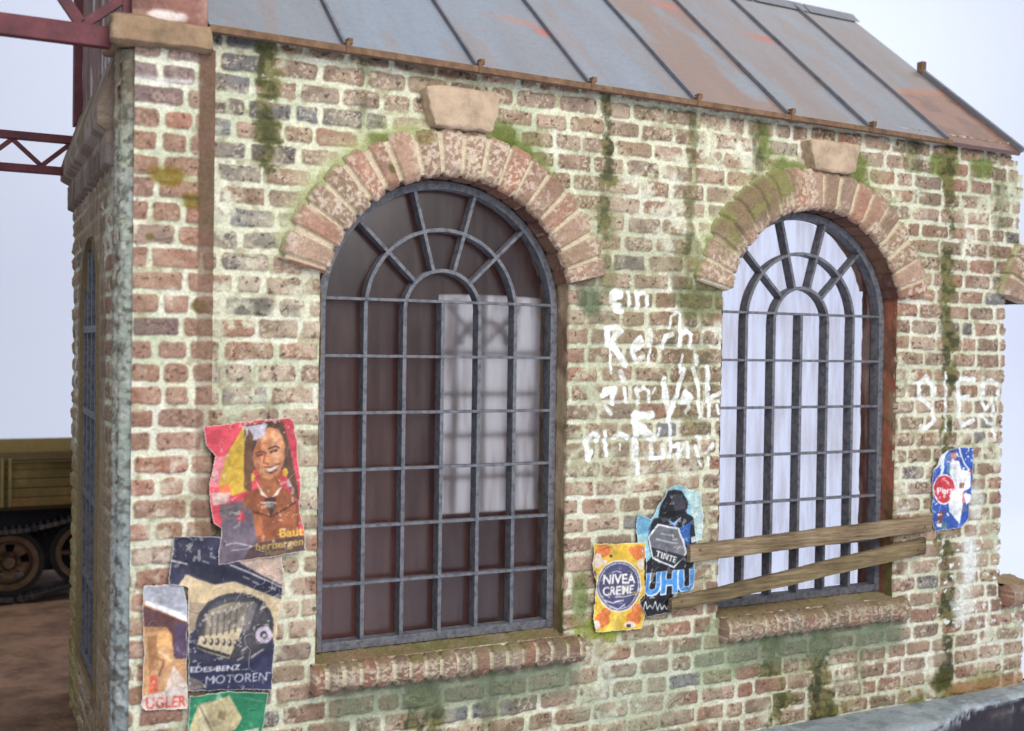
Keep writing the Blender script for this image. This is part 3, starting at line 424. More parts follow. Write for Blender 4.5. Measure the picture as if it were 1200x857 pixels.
  ('p', (170, 112, 66), [(-0.976, 1.064), (-0.929, 1.072), (-0.922, 0.911), (-0.968, 0.868)]),
  ('l', (150, 95, 58), 0.008, [(-0.958, 0.964), (-0.893, 0.933), (-0.916, 0.861)]),
  ('l', (235, 190, 130), 0.008, [(-0.917, 0.984), (-0.857, 0.929)]),
  ('p', (225, 198, 180), [(-0.845, 0.903), (-0.772, 0.795), (-0.771, 0.664), (-0.926, 0.691), (-0.88, 0.808)]),
  ('p', (216, 196, 186), [(-1.008, 0.762), (-0.772, 0.795), (-0.77, 0.658), (-1.008, 0.689)]),
  ('t', (226, 92, 60), '1', (-0.964, 0.779), (-0.924, 0.779), 0.0857, 0.03),
  ('t', (226, 80, 62), 'UGLER', (-0.982, 0.7), (-0.78, 0.687), 0.0581, 0.03),
 ]},
 'green': {'outline': [(-0.765, 0.744), (-0.662, 0.738), (-0.551, 0.733), (-0.341, 0.685), (-0.371, 0.478), (-0.395, 0.34), (-0.786, 0.399), (-0.77, 0.646)], 'ops': [
  ('p', (34, 132, 88), [(-1.056, 0.878), (-0.193, 0.777), (-0.186, 0.256), (-1.051, 0.39)]),
  ('p', (196, 178, 128), [(-0.765, 0.576), (-0.722, 0.694), (-0.557, 0.712), (-0.484, 0.576), (-0.523, 0.524), (-0.635, 0.515), (-0.571, 0.367), (-0.786, 0.399)]),
  ('p', (214, 200, 158), [(-0.722, 0.694), (-0.698, 0.696), (-0.635, 0.515), (-0.571, 0.367), (-0.658, 0.38), (-0.709, 0.55)]),
  ('p', (158, 138, 92), [(-0.612, 0.644), (-0.577, 0.63), (-0.58, 0.583), (-0.624, 0.607)]),
  ('p', (232, 222, 200), [(-0.697, 0.548), (-0.641, 0.528), (-0.659, 0.455), (-0.708, 0.462)]),
  ('l', (110, 96, 64), 0.006, [(-0.673, 0.595), (-0.665, 0.584)]),
  ('l', (140, 124, 84), 0.006, [(-0.722, 0.694), (-0.641, 0.522)]),
  ('l', (60, 170, 120), 0.004, [(-0.487, 0.685), (-0.373, 0.645)]),
  ('p', (200, 190, 170), [(-0.548, 0.509), (-0.39, 0.506), (-0.395, 0.34), (-0.547, 0.363)]),
 ]},
 'cream': {'outline': [(1.676, 1.363), (1.862, 1.349), (2.06, 1.344), (2.056, 1.169), (2.064, 1.011), (2.024, 0.978), (2.072, 0.877), (2.042, 0.795), (1.873, 0.798), (1.707, 0.805), (1.681, 0.89), (1.704, 1.101), (1.665, 1.234)], 'ops': [
  ('p', (232, 184, 42), [(1.547, 1.418), (2.248, 1.375), (2.262, 0.639), (1.559, 0.714)]),
  ('p', (226, 112, 46), [(1.799, 1.307), (1.798, 1.298), (1.795, 1.29), (1.789, 1.283), (1.782, 1.277), (1.773, 1.273), (1.763, 1.271), (1.753, 1.27), (1.743, 1.272), (1.733, 1.276), (1.724, 1.281), (1.716, 1.288), (1.711, 1.296), (1.707, 1.305), (1.706, 1.314), (1.707, 1.323), (1.71, 1.331), (1.715, 1.338), (1.723, 1.344), (1.731, 1.348), (1.741, 1.351), (1.752, 1.351), (1.762, 1.349), (1.772, 1.346), (1.781, 1.34), (1.789, 1.333), (1.794, 1.325), (1.798, 1.317)]),
  ('p', (226, 112, 46), [(1.739, 1.294), (1.738, 1.287), (1.736, 1.281), (1.733, 1.275), (1.729, 1.27), (1.724, 1.267), (1.718, 1.265), (1.712, 1.265), (1.706, 1.266), (1.7, 1.269), (1.695, 1.273), (1.69, 1.278), (1.687, 1.284), (1.685, 1.291), (1.684, 1.297), (1.685, 1.304), (1.687, 1.311), (1.69, 1.316), (1.694, 1.321), (1.699, 1.324), (1.705, 1.326), (1.711, 1.326), (1.717, 1.325), (1.723, 1.323), (1.728, 1.319), (1.733, 1.313), (1.736, 1.307), (1.738, 1.301)]),
  ('p', (226, 112, 46), [(2.066, 1.277), (2.065, 1.267), (2.061, 1.257), (2.054, 1.248), (2.046, 1.241), (2.036, 1.236), (2.024, 1.233), (2.012, 1.233), (2.0, 1.235), (1.989, 1.239), (1.979, 1.246), (1.97, 1.254), (1.963, 1.264), (1.959, 1.274), (1.958, 1.285), (1.959, 1.295), (1.962, 1.305), (1.969, 1.314), (1.977, 1.321), (1.987, 1.326), (1.999, 1.329), (2.011, 1.329), (2.023, 1.327), (2.034, 1.323), (2.045, 1.317), (2.053, 1.308), (2.06, 1.299), (2.064, 1.288)]),
  ('p', (226, 112, 46), [(1.993, 1.294), (1.992, 1.29), (1.99, 1.285), (1.986, 1.281), (1.981, 1.278), (1.975, 1.276), (1.969, 1.275), (1.962, 1.275), (1.955, 1.276), (1.948, 1.278), (1.943, 1.281), (1.938, 1.285), (1.934, 1.289), (1.931, 1.294), (1.931, 1.299), (1.931, 1.303), (1.933, 1.308), (1.937, 1.312), (1.942, 1.315), (1.948, 1.317), (1.954, 1.318), (1.961, 1.318), (1.968, 1.317), (1.975, 1.315), (1.981, 1.312), (1.986, 1.308), (1.989, 1.304), (1.992, 1.299)]),
  ('p', (226, 112, 46), [(1.805, 0.872), (1.803, 0.862), (1.799, 0.852), (1.792, 0.844), (1.783, 0.837), (1.772, 0.833), (1.76, 0.83), (1.747, 0.83), (1.735, 0.833), (1.722, 0.838), (1.711, 0.844), (1.702, 0.853), (1.695, 0.862), (1.691, 0.873), (1.689, 0.883), (1.69, 0.894), (1.694, 0.904), (1.701, 0.912), (1.71, 0.919), (1.721, 0.923), (1.733, 0.926), (1.746, 0.926), (1.759, 0.923), (1.771, 0.919), (1.782, 0.912), (1.791, 0.903), (1.798, 0.894), (1.803, 0.883)]),
  ('p', (226, 112, 46), [(2.041, 0.862), (2.04, 0.852), (2.036, 0.844), (2.029, 0.836), (2.02, 0.83), (2.009, 0.826), (1.997, 0.824), (1.985, 0.824), (1.972, 0.826), (1.96, 0.831), (1.949, 0.837), (1.94, 0.845), (1.933, 0.853), (1.929, 0.863), (1.927, 0.873), (1.929, 0.882), (1.933, 0.891), (1.939, 0.899), (1.948, 0.905), (1.959, 0.909), (1.97, 0.911), (1.983, 0.911), (1.996, 0.909), (2.008, 0.904), (2.019, 0.898), (2.028, 0.89), (2.035, 0.882), (2.039, 0.872)]),
  ('p', (226, 112, 46), [(2.06, 0.915), (2.059, 0.907), (2.055, 0.899), (2.05, 0.893), (2.042, 0.888), (2.033, 0.885), (2.023, 0.883), (2.012, 0.883), (2.001, 0.885), (1.991, 0.888), (1.982, 0.894), (1.974, 0.9), (1.968, 0.907), (1.964, 0.915), (1.963, 0.924), (1.964, 0.932), (1.967, 0.939), (1.973, 0.945), (1.981, 0.95), (1.99, 0.954), (2.0, 0.956), (2.011, 0.955), (2.021, 0.954), (2.032, 0.95), (2.041, 0.945), (2.049, 0.938), (2.055, 0.931), (2.058, 0.923)]),
  ('p', (226, 112, 46), [(1.809, 0.926), (1.808, 0.92), (1.806, 0.915), (1.802, 0.91), (1.796, 0.906), (1.789, 0.904), (1.782, 0.903), (1.774, 0.903), (1.766, 0.904), (1.758, 0.907), (1.751, 0.911), (1.745, 0.915), (1.741, 0.921), (1.738, 0.926), (1.737, 0.932), (1.738, 0.938), (1.741, 0.943), (1.745, 0.948), (1.75, 0.951), (1.757, 0.954), (1.765, 0.955), (1.773, 0.955), (1.781, 0.954), (1.788, 0.951), (1.795, 0.947), (1.801, 0.943), (1.805, 0.937), (1.808, 0.932)]),
  ('p', (238, 214, 190), [(1.741, 1.25), (1.74, 1.239), (1.738, 1.229), (1.734, 1.221), (1.728, 1.214), (1.722, 1.208), (1.714, 1.206), (1.706, 1.205), (1.698, 1.207), (1.691, 1.211), (1.684, 1.217), (1.678, 1.225), (1.674, 1.234), (1.671, 1.244), (1.67, 1.255), (1.671, 1.265), (1.673, 1.275), (1.677, 1.284), (1.683, 1.291), (1.689, 1.296), (1.697, 1.299), (1.705, 1.3), (1.713, 1.298), (1.72, 1.294), (1.727, 1.288), (1.733, 1.28), (1.737, 1.271), (1.74, 1.26)]),
  ('p', (238, 214, 190), [(1.733, 0.85), (1.733, 0.843), (1.731, 0.836), (1.728, 0.831), (1.723, 0.826), (1.718, 0.823), (1.713, 0.822), (1.706, 0.821), (1.7, 0.823), (1.694, 0.826), (1.689, 0.83), (1.685, 0.835), (1.681, 0.841), (1.679, 0.848), (1.679, 0.855), (1.679, 0.862), (1.681, 0.868), (1.684, 0.874), (1.688, 0.878), (1.693, 0.881), (1.699, 0.883), (1.705, 0.883), (1.711, 0.882), (1.717, 0.879), (1.723, 0.875), (1.727, 0.869), (1.73, 0.863), (1.732, 0.857)]),
  ('p', (238, 214, 190), [(1.999, 0.824), (1.998, 0.819), (1.995, 0.815), (1.99, 0.811), (1.983, 0.808), (1.975, 0.807), (1.966, 0.806), (1.957, 0.806), (1.947, 0.808), (1.938, 0.81), (1.93, 0.814), (1.924, 0.818), (1.918, 0.822), (1.915, 0.827), (1.914, 0.832), (1.915, 0.837), (1.918, 0.841), (1.923, 0.845), (1.93, 0.847), (1.938, 0.849), (1.947, 0.85), (1.956, 0.85), (1.965, 0.848), (1.974, 0.846), (1.983, 0.842), (1.989, 0.838), (1.994, 0.834), (1.998, 0.829)]),
  ('p', (238, 214, 190), [(2.056, 1.206), (2.055, 1.198), (2.053, 1.19), (2.05, 1.183), (2.045, 1.178), (2.04, 1.174), (2.034, 1.172), (2.028, 1.171), (2.021, 1.173), (2.015, 1.176), (2.01, 1.181), (2.005, 1.187), (2.002, 1.194), (1.999, 1.202), (1.999, 1.21), (1.999, 1.218), (2.001, 1.225), (2.004, 1.232), (2.009, 1.237), (2.014, 1.241), (2.02, 1.243), (2.026, 1.244), (2.033, 1.243), (2.039, 1.239), (2.044, 1.235), (2.049, 1.229), (2.053, 1.222), (2.055, 1.214)]),
  ('p', (238, 214, 190), [(1.776, 1.238), (1.775, 1.234), (1.774, 1.231), (1.771, 1.228), (1.768, 1.225), (1.763, 1.224), (1.759, 1.223), (1.754, 1.223), (1.749, 1.223), (1.744, 1.225), (1.74, 1.227), (1.737, 1.23), (1.734, 1.234), (1.732, 1.237), (1.732, 1.241), (1.732, 1.245), (1.734, 1.248), (1.736, 1.251), (1.74, 1.253), (1.744, 1.255), (1.748, 1.256), (1.753, 1.256), (1.758, 1.255), (1.763, 1.254), (1.767, 1.251), (1.771, 1.248), (1.773, 1.245), (1.775, 1.242)]),
  ('p', (74, 60, 80), [(1.815, 1.273), (1.815, 1.271), (1.814, 1.269), (1.813, 1.267), (1.811, 1.266), (1.808, 1.265), (1.806, 1.264), (1.803, 1.264), (1.8, 1.265), (1.797, 1.266), (1.795, 1.267), (1.793, 1.269), (1.792, 1.271), (1.791, 1.273), (1.79, 1.275), (1.79, 1.277), (1.791, 1.279), (1.793, 1.281), (1.795, 1.282), (1.797, 1.283), (1.8, 1.283), (1.802, 1.283), (1.805, 1.283), (1.808, 1.282), (1.81, 1.281), (1.812, 1.279), (1.814, 1.277), (1.815, 1.275)]),
  ('p', (74, 60, 80), [(1.7, 1.172), (1.7, 1.168), (1.699, 1.164), (1.697, 1.161), (1.695, 1.158), (1.693, 1.156), (1.69, 1.155), (1.687, 1.154), (1.684, 1.155), (1.681, 1.157), (1.678, 1.159), (1.676, 1.162), (1.674, 1.166), (1.673, 1.17), (1.673, 1.174), (1.673, 1.179), (1.674, 1.182), (1.676, 1.186), (1.678, 1.189), (1.68, 1.191), (1.683, 1.192), (1.686, 1.192), (1.689, 1.192), (1.692, 1.19), (1.695, 1.187), (1.697, 1.184), (1.699, 1.181), (1.7, 1.177)]),
  ('p', (74, 60, 80), [(1.962, 0.821), (1.962, 0.819), (1.961, 0.816), (1.959, 0.814), (1.956, 0.813), (1.953, 0.811), (1.949, 0.811), (1.945, 0.811), (1.942, 0.812), (1.938, 0.813), (1.935, 0.815), (1.932, 0.817), (1.93, 0.819), (1.929, 0.822), (1.928, 0.825), (1.929, 0.827), (1.93, 0.83), (1.932, 0.832), (1.934, 0.833), (1.938, 0.835), (1.941, 0.835), (1.945, 0.835), (1.949, 0.834), (1.952, 0.833), (1.956, 0.831), (1.958, 0.829), (1.96, 0.827), (1.962, 0.824)]),
  ('p', (245, 205, 70), [(1.829, 0.9), (1.898, 0.917), (1.873, 0.8), (1.775, 0.81)]),
  ('p', (232, 222, 200), [(2.037, 1.068), (2.033, 1.031), (2.021, 0.997), (2.002, 0.967), (1.975, 0.943), (1.943, 0.926), (1.908, 0.917), (1.87, 0.916), (1.833, 0.924), (1.798, 0.939), (1.766, 0.962), (1.739, 0.99), (1.719, 1.023), (1.706, 1.059), (1.701, 1.095), (1.705, 1.131), (1.716, 1.165), (1.735, 1.194), (1.761, 1.219), (1.792, 1.236), (1.827, 1.245), (1.864, 1.247), (1.902, 1.24), (1.938, 1.225), (1.97, 1.203), (1.998, 1.175), (2.019, 1.142), (2.032, 1.105)]),
  ('p', (74, 74, 118), [(2.025, 1.069), (2.022, 1.034), (2.011, 1.002), (1.993, 0.974), (1.968, 0.951), (1.938, 0.935), (1.905, 0.927), (1.87, 0.926), (1.835, 0.933), (1.802, 0.948), (1.773, 0.969), (1.748, 0.995), (1.729, 1.026), (1.717, 1.06), (1.712, 1.094), (1.716, 1.128), (1.726, 1.16), (1.744, 1.188), (1.768, 1.211), (1.797, 1.227), (1.83, 1.236), (1.864, 1.237), (1.899, 1.231), (1.933, 1.217), (1.963, 1.196), (1.989, 1.17), (2.008, 1.138), (2.021, 1.104)]),
  ('p', (238, 232, 220), [(2.017, 1.07), (2.014, 1.037), (2.003, 1.006), (1.986, 0.98), (1.962, 0.958), (1.934, 0.943), (1.903, 0.935), (1.87, 0.934), (1.837, 0.941), (1.806, 0.955), (1.778, 0.975), (1.754, 1.0), (1.736, 1.029), (1.725, 1.061), (1.721, 1.094), (1.724, 1.126), (1.734, 1.156), (1.751, 1.182), (1.773, 1.204), (1.801, 1.219), (1.832, 1.228), (1.865, 1.229), (1.898, 1.223), (1.929, 1.21), (1.958, 1.19), (1.982, 1.165), (2.001, 1.135), (2.013, 1.103)]),
  ('p', (72, 70, 114), [(2.011, 1.07), (2.008, 1.038), (1.998, 1.009), (1.981, 0.983), (1.959, 0.962), (1.932, 0.948), (1.902, 0.94), (1.87, 0.939), (1.838, 0.946), (1.808, 0.959), (1.781, 0.978), (1.758, 1.003), (1.741, 1.031), (1.73, 1.062), (1.726, 1.093), (1.729, 1.124), (1.739, 1.153), (1.755, 1.179), (1.777, 1.2), (1.803, 1.215), (1.833, 1.223), (1.865, 1.224), (1.897, 1.218), (1.927, 1.206), (1.955, 1.186), (1.978, 1.162), (1.996, 1.134), (2.007, 1.102)]),
  ('t', (246, 240, 226), 'NIVEA', (1.751, 1.102), (1.985, 1.093), 0.0599, 0.035),
  ('t', (246, 240, 226), 'CREME', (1.753, 1.028), (1.975, 1.028), 0.0554, 0.03),
  ('l', (210, 205, 215), 0.005, [(1.817, 1.169), (1.845, 1.179), (1.88, 1.164)]),
  ('l', (214, 208, 214), 0.006, [(1.758, 1.002), (1.828, 0.978), (1.897, 0.99)]),
  ('l', (214, 208, 214), 0.005, [(1.8, 0.965), (1.863, 0.933), (1.912, 0.964)]),
  ('l', (235, 230, 225), 0.004, [(1.848, 1.012), (2.009, 1.018)]),
  ('l', (225, 160, 60), 0.004, [(1.967, 1.032), (2.055, 1.024)]),
 ]},
 'ink': {'outline': [(1.999, 1.535), (2.1, 1.487), (2.173, 1.599), (2.212, 1.67), (2.285, 1.71), (2.389, 1.669), (2.495, 1.639), (2.513, 1.483), (2.498, 1.335), (2.442, 1.301), (2.455, 1.015), (2.299, 0.985), (2.279, 0.876), (2.087, 0.861), (2.025, 0.96), (2.064, 0.987), (2.062, 1.241), (1.996, 1.354)], 'ops': [
  ('p', (134, 192, 210), [(1.541, 1.769), (2.691, 1.725), (2.713, 0.717), (1.557, 0.831)]),
  ('p', (176, 208, 206), [(2.329, 1.689), (2.54, 1.656), (2.547, 1.307), (2.456, 1.313), (2.406, 1.575)]),
  ('p', (92, 160, 196), [(1.999, 1.535), (2.1, 1.487), (2.087, 1.409), (1.995, 1.391)]),
  ('p', (150, 205, 215), [(1.995, 1.391), (2.088, 1.397), (2.062, 1.241)]),
  ('p', (26, 26, 36), [(2.152, 1.496), (2.174, 1.574), (2.221, 1.66), (2.271, 1.67), (2.33, 1.658), (2.382, 1.589), (2.381, 1.509), (2.43, 1.481), (2.464, 1.325), (2.437, 1.153), (2.056, 1.163), (2.06, 1.217), (2.112, 1.244), (2.081, 1.349), (2.084, 1.434), (2.122, 1.492)]),
  ('p', (60, 58, 70), [(2.242, 1.632), (2.301, 1.642), (2.361, 1.59), (2.37, 1.54), (2.288, 1.532)]),
  ('p', (12, 12, 18), [(2.171, 1.562), (2.244, 1.534), (2.363, 1.518), (2.275, 1.49), (2.165, 1.508)]),
  ('p', (40, 96, 176), [(2.213, 1.482), (2.323, 1.438), (2.276, 1.432)]),
  ('p', (34, 90, 178), [(2.323, 1.417), (2.42, 1.457), (2.406, 1.291), (2.359, 1.319)]),
  ('p', (150, 180, 210), [(2.201, 1.494), (2.275, 1.453), (2.334, 1.487), (2.29, 1.434)]),
  ('l', (70, 130, 200), 0.006, [(2.094, 1.445), (2.085, 1.385)]),
  ('p', (200, 210, 220), [(2.418, 1.352), (2.47, 1.361), (2.479, 1.324), (2.426, 1.315)]),
  ('p', (232, 236, 240), [(2.147, 1.457), (2.32, 1.42), (2.393, 1.255), (2.29, 1.159), (2.117, 1.233), (2.08, 1.376)]),
  ('p', (108, 108, 116), [(2.156, 1.444), (2.31, 1.411), (2.38, 1.256), (2.287, 1.172), (2.128, 1.239), (2.091, 1.37)]),
  ('p', (40, 42, 50), [(2.107, 1.309), (2.371, 1.234), (2.287, 1.172), (2.128, 1.239)]),
  ('t', (236, 238, 240), 'TINTE', (2.145, 1.248), (2.301, 1.193), 0.0377, 0.03),
  ('l', (176, 178, 186), 0.006, [(2.174, 1.392), (2.218, 1.382), (2.277, 1.373)]),
  ('l', (176, 178, 186), 0.006, [(2.149, 1.357), (2.234, 1.333), (2.315, 1.316)]),
  ('p', (22, 24, 34), [(2.006, 1.173), (2.475, 1.15), (2.479, 0.939), (2.285, 0.956), (2.28, 0.858), (2.084, 0.852), (2.011, 0.955)]),
  ('t', (238, 242, 246), 'UHU', (2.061, 1.004), (2.457, 1.005), 0.1419, 0.1),
  ('t', (58, 140, 224), 'UHU', (2.067, 1.007), (2.451, 1.008), 0.1352, 0.055),
  ('l', (228, 228, 228), 0.0045, [(2.057, 0.915), (2.079, 0.962), (2.09, 0.912), (2.111, 0.934), (2.133, 0.908), (2.154, 0.955), (2.17, 0.899)]),
  ('l', (228, 228, 228), 0.0045, [(2.169, 0.905), (2.191, 0.94), (2.199, 0.902), (2.224, 0.924), (2.242, 0.896), (2.265, 0.945)]),
  ('l', (228, 228, 228), 0.004, [(2.11, 0.981), (2.148, 0.982)]),
 ]},
 'soap': {'outline': [(4.562, 1.712), (4.644, 1.815), (4.729, 1.857), (4.79, 1.865), (4.84, 1.874), (4.981, 1.871), (4.973, 1.698), (4.98, 1.58), (4.954, 1.473), (4.958, 1.337), (4.869, 1.27), (4.745, 1.264), (4.593, 1.26), (4.571, 1.473)], 'ops': [
  ('p', (42, 82, 182), [(4.483, 1.97), (5.103, 1.956), (5.127, 1.137), (4.504, 1.177)]),
  ('p', (196, 216, 236), [(4.562, 1.703), (4.644, 1.82), (4.735, 1.859), (4.682, 1.788), (4.672, 1.681), (4.648, 1.673), (4.64, 1.754)]),
  ('p', (96, 120, 196), [(4.682, 1.788), (4.748, 1.848), (4.756, 1.759), (4.708, 1.734)]),
  ('l', (236, 242, 248), 0.008, [(4.834, 1.873), (4.881, 1.755), (4.946, 1.68)]),
  ('p', (84, 140, 150), [(4.708, 1.725), (4.744, 1.759), (4.759, 1.678), (4.709, 1.68)]),
  ('p', (238, 240, 246), [(4.738, 1.759), (4.78, 1.78), (4.837, 1.772), (4.857, 1.702), (4.945, 1.699), (4.967, 1.58), (4.949, 1.563), (4.887, 1.539), (4.88, 1.422), (4.856, 1.298), (4.82, 1.336), (4.754, 1.393), (4.741, 1.438), (4.778, 1.526), (4.798, 1.587), (4.74, 1.688)]),
  ('p', (220, 150, 146), [(4.815, 1.815), (4.815, 1.807), (4.812, 1.799), (4.809, 1.793), (4.804, 1.787), (4.797, 1.783), (4.79, 1.781), (4.783, 1.78), (4.775, 1.781), (4.768, 1.784), (4.762, 1.789), (4.756, 1.794), (4.752, 1.801), (4.749, 1.809), (4.748, 1.817), (4.749, 1.825), (4.751, 1.832), (4.755, 1.839), (4.76, 1.844), (4.766, 1.848), (4.773, 1.851), (4.781, 1.852), (4.788, 1.851), (4.795, 1.848), (4.802, 1.843), (4.807, 1.837), (4.812, 1.831), (4.814, 1.823)]),
  ('p', (90, 60, 58), [(4.748, 1.848), (4.809, 1.848), (4.814, 1.819), (4.791, 1.838), (4.754, 1.83)]),
  ('p', (206, 212, 226), [(4.776, 1.731), (4.819, 1.721), (4.811, 1.587), (4.785, 1.606)]),
  ('p', (170, 110, 90), [(4.841, 1.604), (4.891, 1.606), (4.886, 1.566), (4.836, 1.568)]),
  ('p', (224, 120, 140), [(4.875, 1.53), (4.925, 1.537), (4.939, 1.464), (4.877, 1.449)]),
  ('p', (96, 110, 160), [(4.877, 1.431), (4.921, 1.438), (4.923, 1.384), (4.872, 1.387)]),
  ('l', (214, 60, 70), 0.012, [(4.933, 1.699), (4.984, 1.679)]),
  ('p', (236, 240, 244), [(4.9, 1.529), (4.953, 1.518), (4.955, 1.455), (4.915, 1.439)]),
  ('p', (246, 232, 236), [(4.811, 1.558), (4.809, 1.533), (4.801, 1.509), (4.787, 1.488), (4.768, 1.471), (4.746, 1.458), (4.72, 1.451), (4.693, 1.449), (4.667, 1.454), (4.641, 1.463), (4.618, 1.478), (4.599, 1.497), (4.584, 1.519), (4.574, 1.543), (4.571, 1.569), (4.573, 1.594), (4.581, 1.617), (4.595, 1.638), (4.613, 1.655), (4.635, 1.668), (4.66, 1.676), (4.687, 1.677), (4.714, 1.674), (4.74, 1.664), (4.763, 1.65), (4.783, 1.631), (4.798, 1.609), (4.808, 1.584)]),
  ('p', (216, 46, 60), [(4.796, 1.561), (4.794, 1.538), (4.787, 1.516), (4.774, 1.497), (4.758, 1.481), (4.737, 1.47), (4.715, 1.463), (4.691, 1.462), (4.667, 1.466), (4.644, 1.475), (4.623, 1.488), (4.605, 1.505), (4.592, 1.525), (4.584, 1.547), (4.58, 1.57), (4.582, 1.593), (4.59, 1.614), (4.602, 1.633), (4.618, 1.649), (4.638, 1.66), (4.661, 1.667), (4.685, 1.669), (4.709, 1.665), (4.732, 1.657), (4.753, 1.643), (4.771, 1.626), (4.784, 1.606), (4.793, 1.584)]),
  ('t', (246, 238, 240), 'Persil', (4.61, 1.537), (4.815, 1.537), 0.0448, 0.035),
  ('p', (240, 240, 246), [(4.744, 1.518), (4.786, 1.57), (4.816, 1.497), (4.771, 1.455)]),
  ('p', (120, 70, 80), [(4.631, 1.399), (4.711, 1.409), (4.67, 1.308), (4.622, 1.311)]),
  ('p', (235, 238, 240), [(4.619, 1.316), (4.673, 1.313), (4.674, 1.286), (4.62, 1.289)]),
  ('l', (236, 240, 246), 0.012, [(4.737, 1.38), (4.742, 1.371)]),
  ('p', (70, 120, 130), [(4.682, 1.326), (4.744, 1.304), (4.721, 1.265), (4.671, 1.273)]),
 ]},
}
# ------------------------------------------------------------------ the setting
D2 = 2.722                    # window spacing
XO0, XO1 = -.065, 1.490       # first opening
CX, ZC = .715, 2.773          # its arch centre
RI, RO = .785, 1.035
ZS, ZA = .80, 3.025           # sill top, arch springing
def sheet(name, pts, mat, kind='structure', n=1):
    mb = MB(); mb.bm.faces.new([mb.bm.verts.new(p) for p in pts])
    return tag(mb.build(name, mat), kind=kind)
# backdrop: paper sweep under and behind the model
bd = GM()
prof = [(-14, -.9), (6, -.9)]+[(12+5*math.sin(t), 4.1-5*math.cos(t)) for t in np.linspace(.0, math.pi/2, 16)]+[(17, 24)]
prof[1] = (10, -.9)
P = np.array([[(x, y, z) for x in np.linspace(-26, 44, 30)] for y, z in prof])
bd.grid(P, np.array((.8, .8, .8))); bdo = bd.build("backdrop", M["backdrop"])
tag(bdo, kind='structure')
# earth floor inside, beside and behind the building
g = GM()
def ground(x0, x1, y0, y1, st=.06):
    X, Y = np.meshgrid(np.arange(x0, x1+st/2, st), np.arange(y0, y1+st/2, st))
    Zg = -.004+.05*(fbm(X, Y, 1.1, 3)-.5)+.018*(fbm(X, Y, 9, 5)-.5)-.012
    q = (X < -1.1) | ((X < 2.9) & (Y > .2)) | ((Y > .2) & (Y < 2.3))
    g.grid(np.stack([X, Y, Zg], -1), np.array((.3, .2, .15)), q[:-1, :-1])
ground(-12, 5.4, -.5, 11.5, .07)
go = g.build('ground', M['earth']); tag(go, kind='structure')

# ------------------------------------------------------------------ brick maths
def bricks(X, Zz, seed, ch=.1175, L0=.262, halfprob=.20, z0=0.0, joint=.0085, warp=.012, nrows=60, lo=-2.0, hi=7.0):
    """per point: distance inside its brick, three random numbers of the brick"""
    Xw = X+warp*(fbm(X, Zz, 3.1, seed+1)-.5)*1.6; Zw = Zz+warp*(fbm(X, Zz, 2.3, seed+2)-.5)*2.2-z0
    row = np.clip(np.floor(Zw/ch).astype(int), -3, nrows); v = Zw-row*ch
    u = np.zeros_like(X); Ln = np.full_like(X, L0); key = np.zeros(X.shape, np.int64)
    for r in np.unique(row):
        rg = np.random.default_rng(seed*1000+int(r)+50)
        ls = np.where(rg.random(80) < halfprob, L0*rg.uniform(.52, .72, 80), L0*rg.uniform(.9, 1.12, 80))
        e = lo-rg.random()*.05-(r % 2)*L0*.5+np.concatenate([[0], np.cumsum(ls)])
        m = row == r; x = Xw[m]; i = np.clip(np.searchsorted(e, x)-1, 0, 79)
        u[m] = x-e[i]; Ln[m] = ls[i]; key[m] = i+(int(r)+5)*100
    rg = np.random.default_rng(seed); tab = rg.random((10000, 4)); k = tab[key % 10000]
    hx = Ln/2-joint*(.7+.7*k[..., 0]); hz = ch/2-joint*(.7+.5*k[..., 1]); rad = .014+.02*k[..., 2]
    qx = np.abs(u-Ln/2)-hx+rad; qz = np.abs(v-ch/2)-hz+rad
    sd = np.hypot(np.maximum(qx, 0), np.maximum(qz, 0))+np.minimum(np.maximum(qx, qz), 0)-rad
    d = -sd+.016*(fbm(X, Zz, 24, seed+4, 3)-.5)+.012*(fbm(X, Zz, 8, seed+5, 2)-.5)
    bricks.key = key
    return d, k, (u/Ln-.5), (v/ch-.5)
PAL = np.array([(148, 114, 97), (138, 110, 94), (154, 126, 109), (136, 116, 98), (160, 134, 118), (144, 121, 100), (138, 118, 104), (152, 112, 94)])
DARK = np.array([(100, 100, 104), (114, 116, 122), (96, 92, 92), (124, 120, 112)])
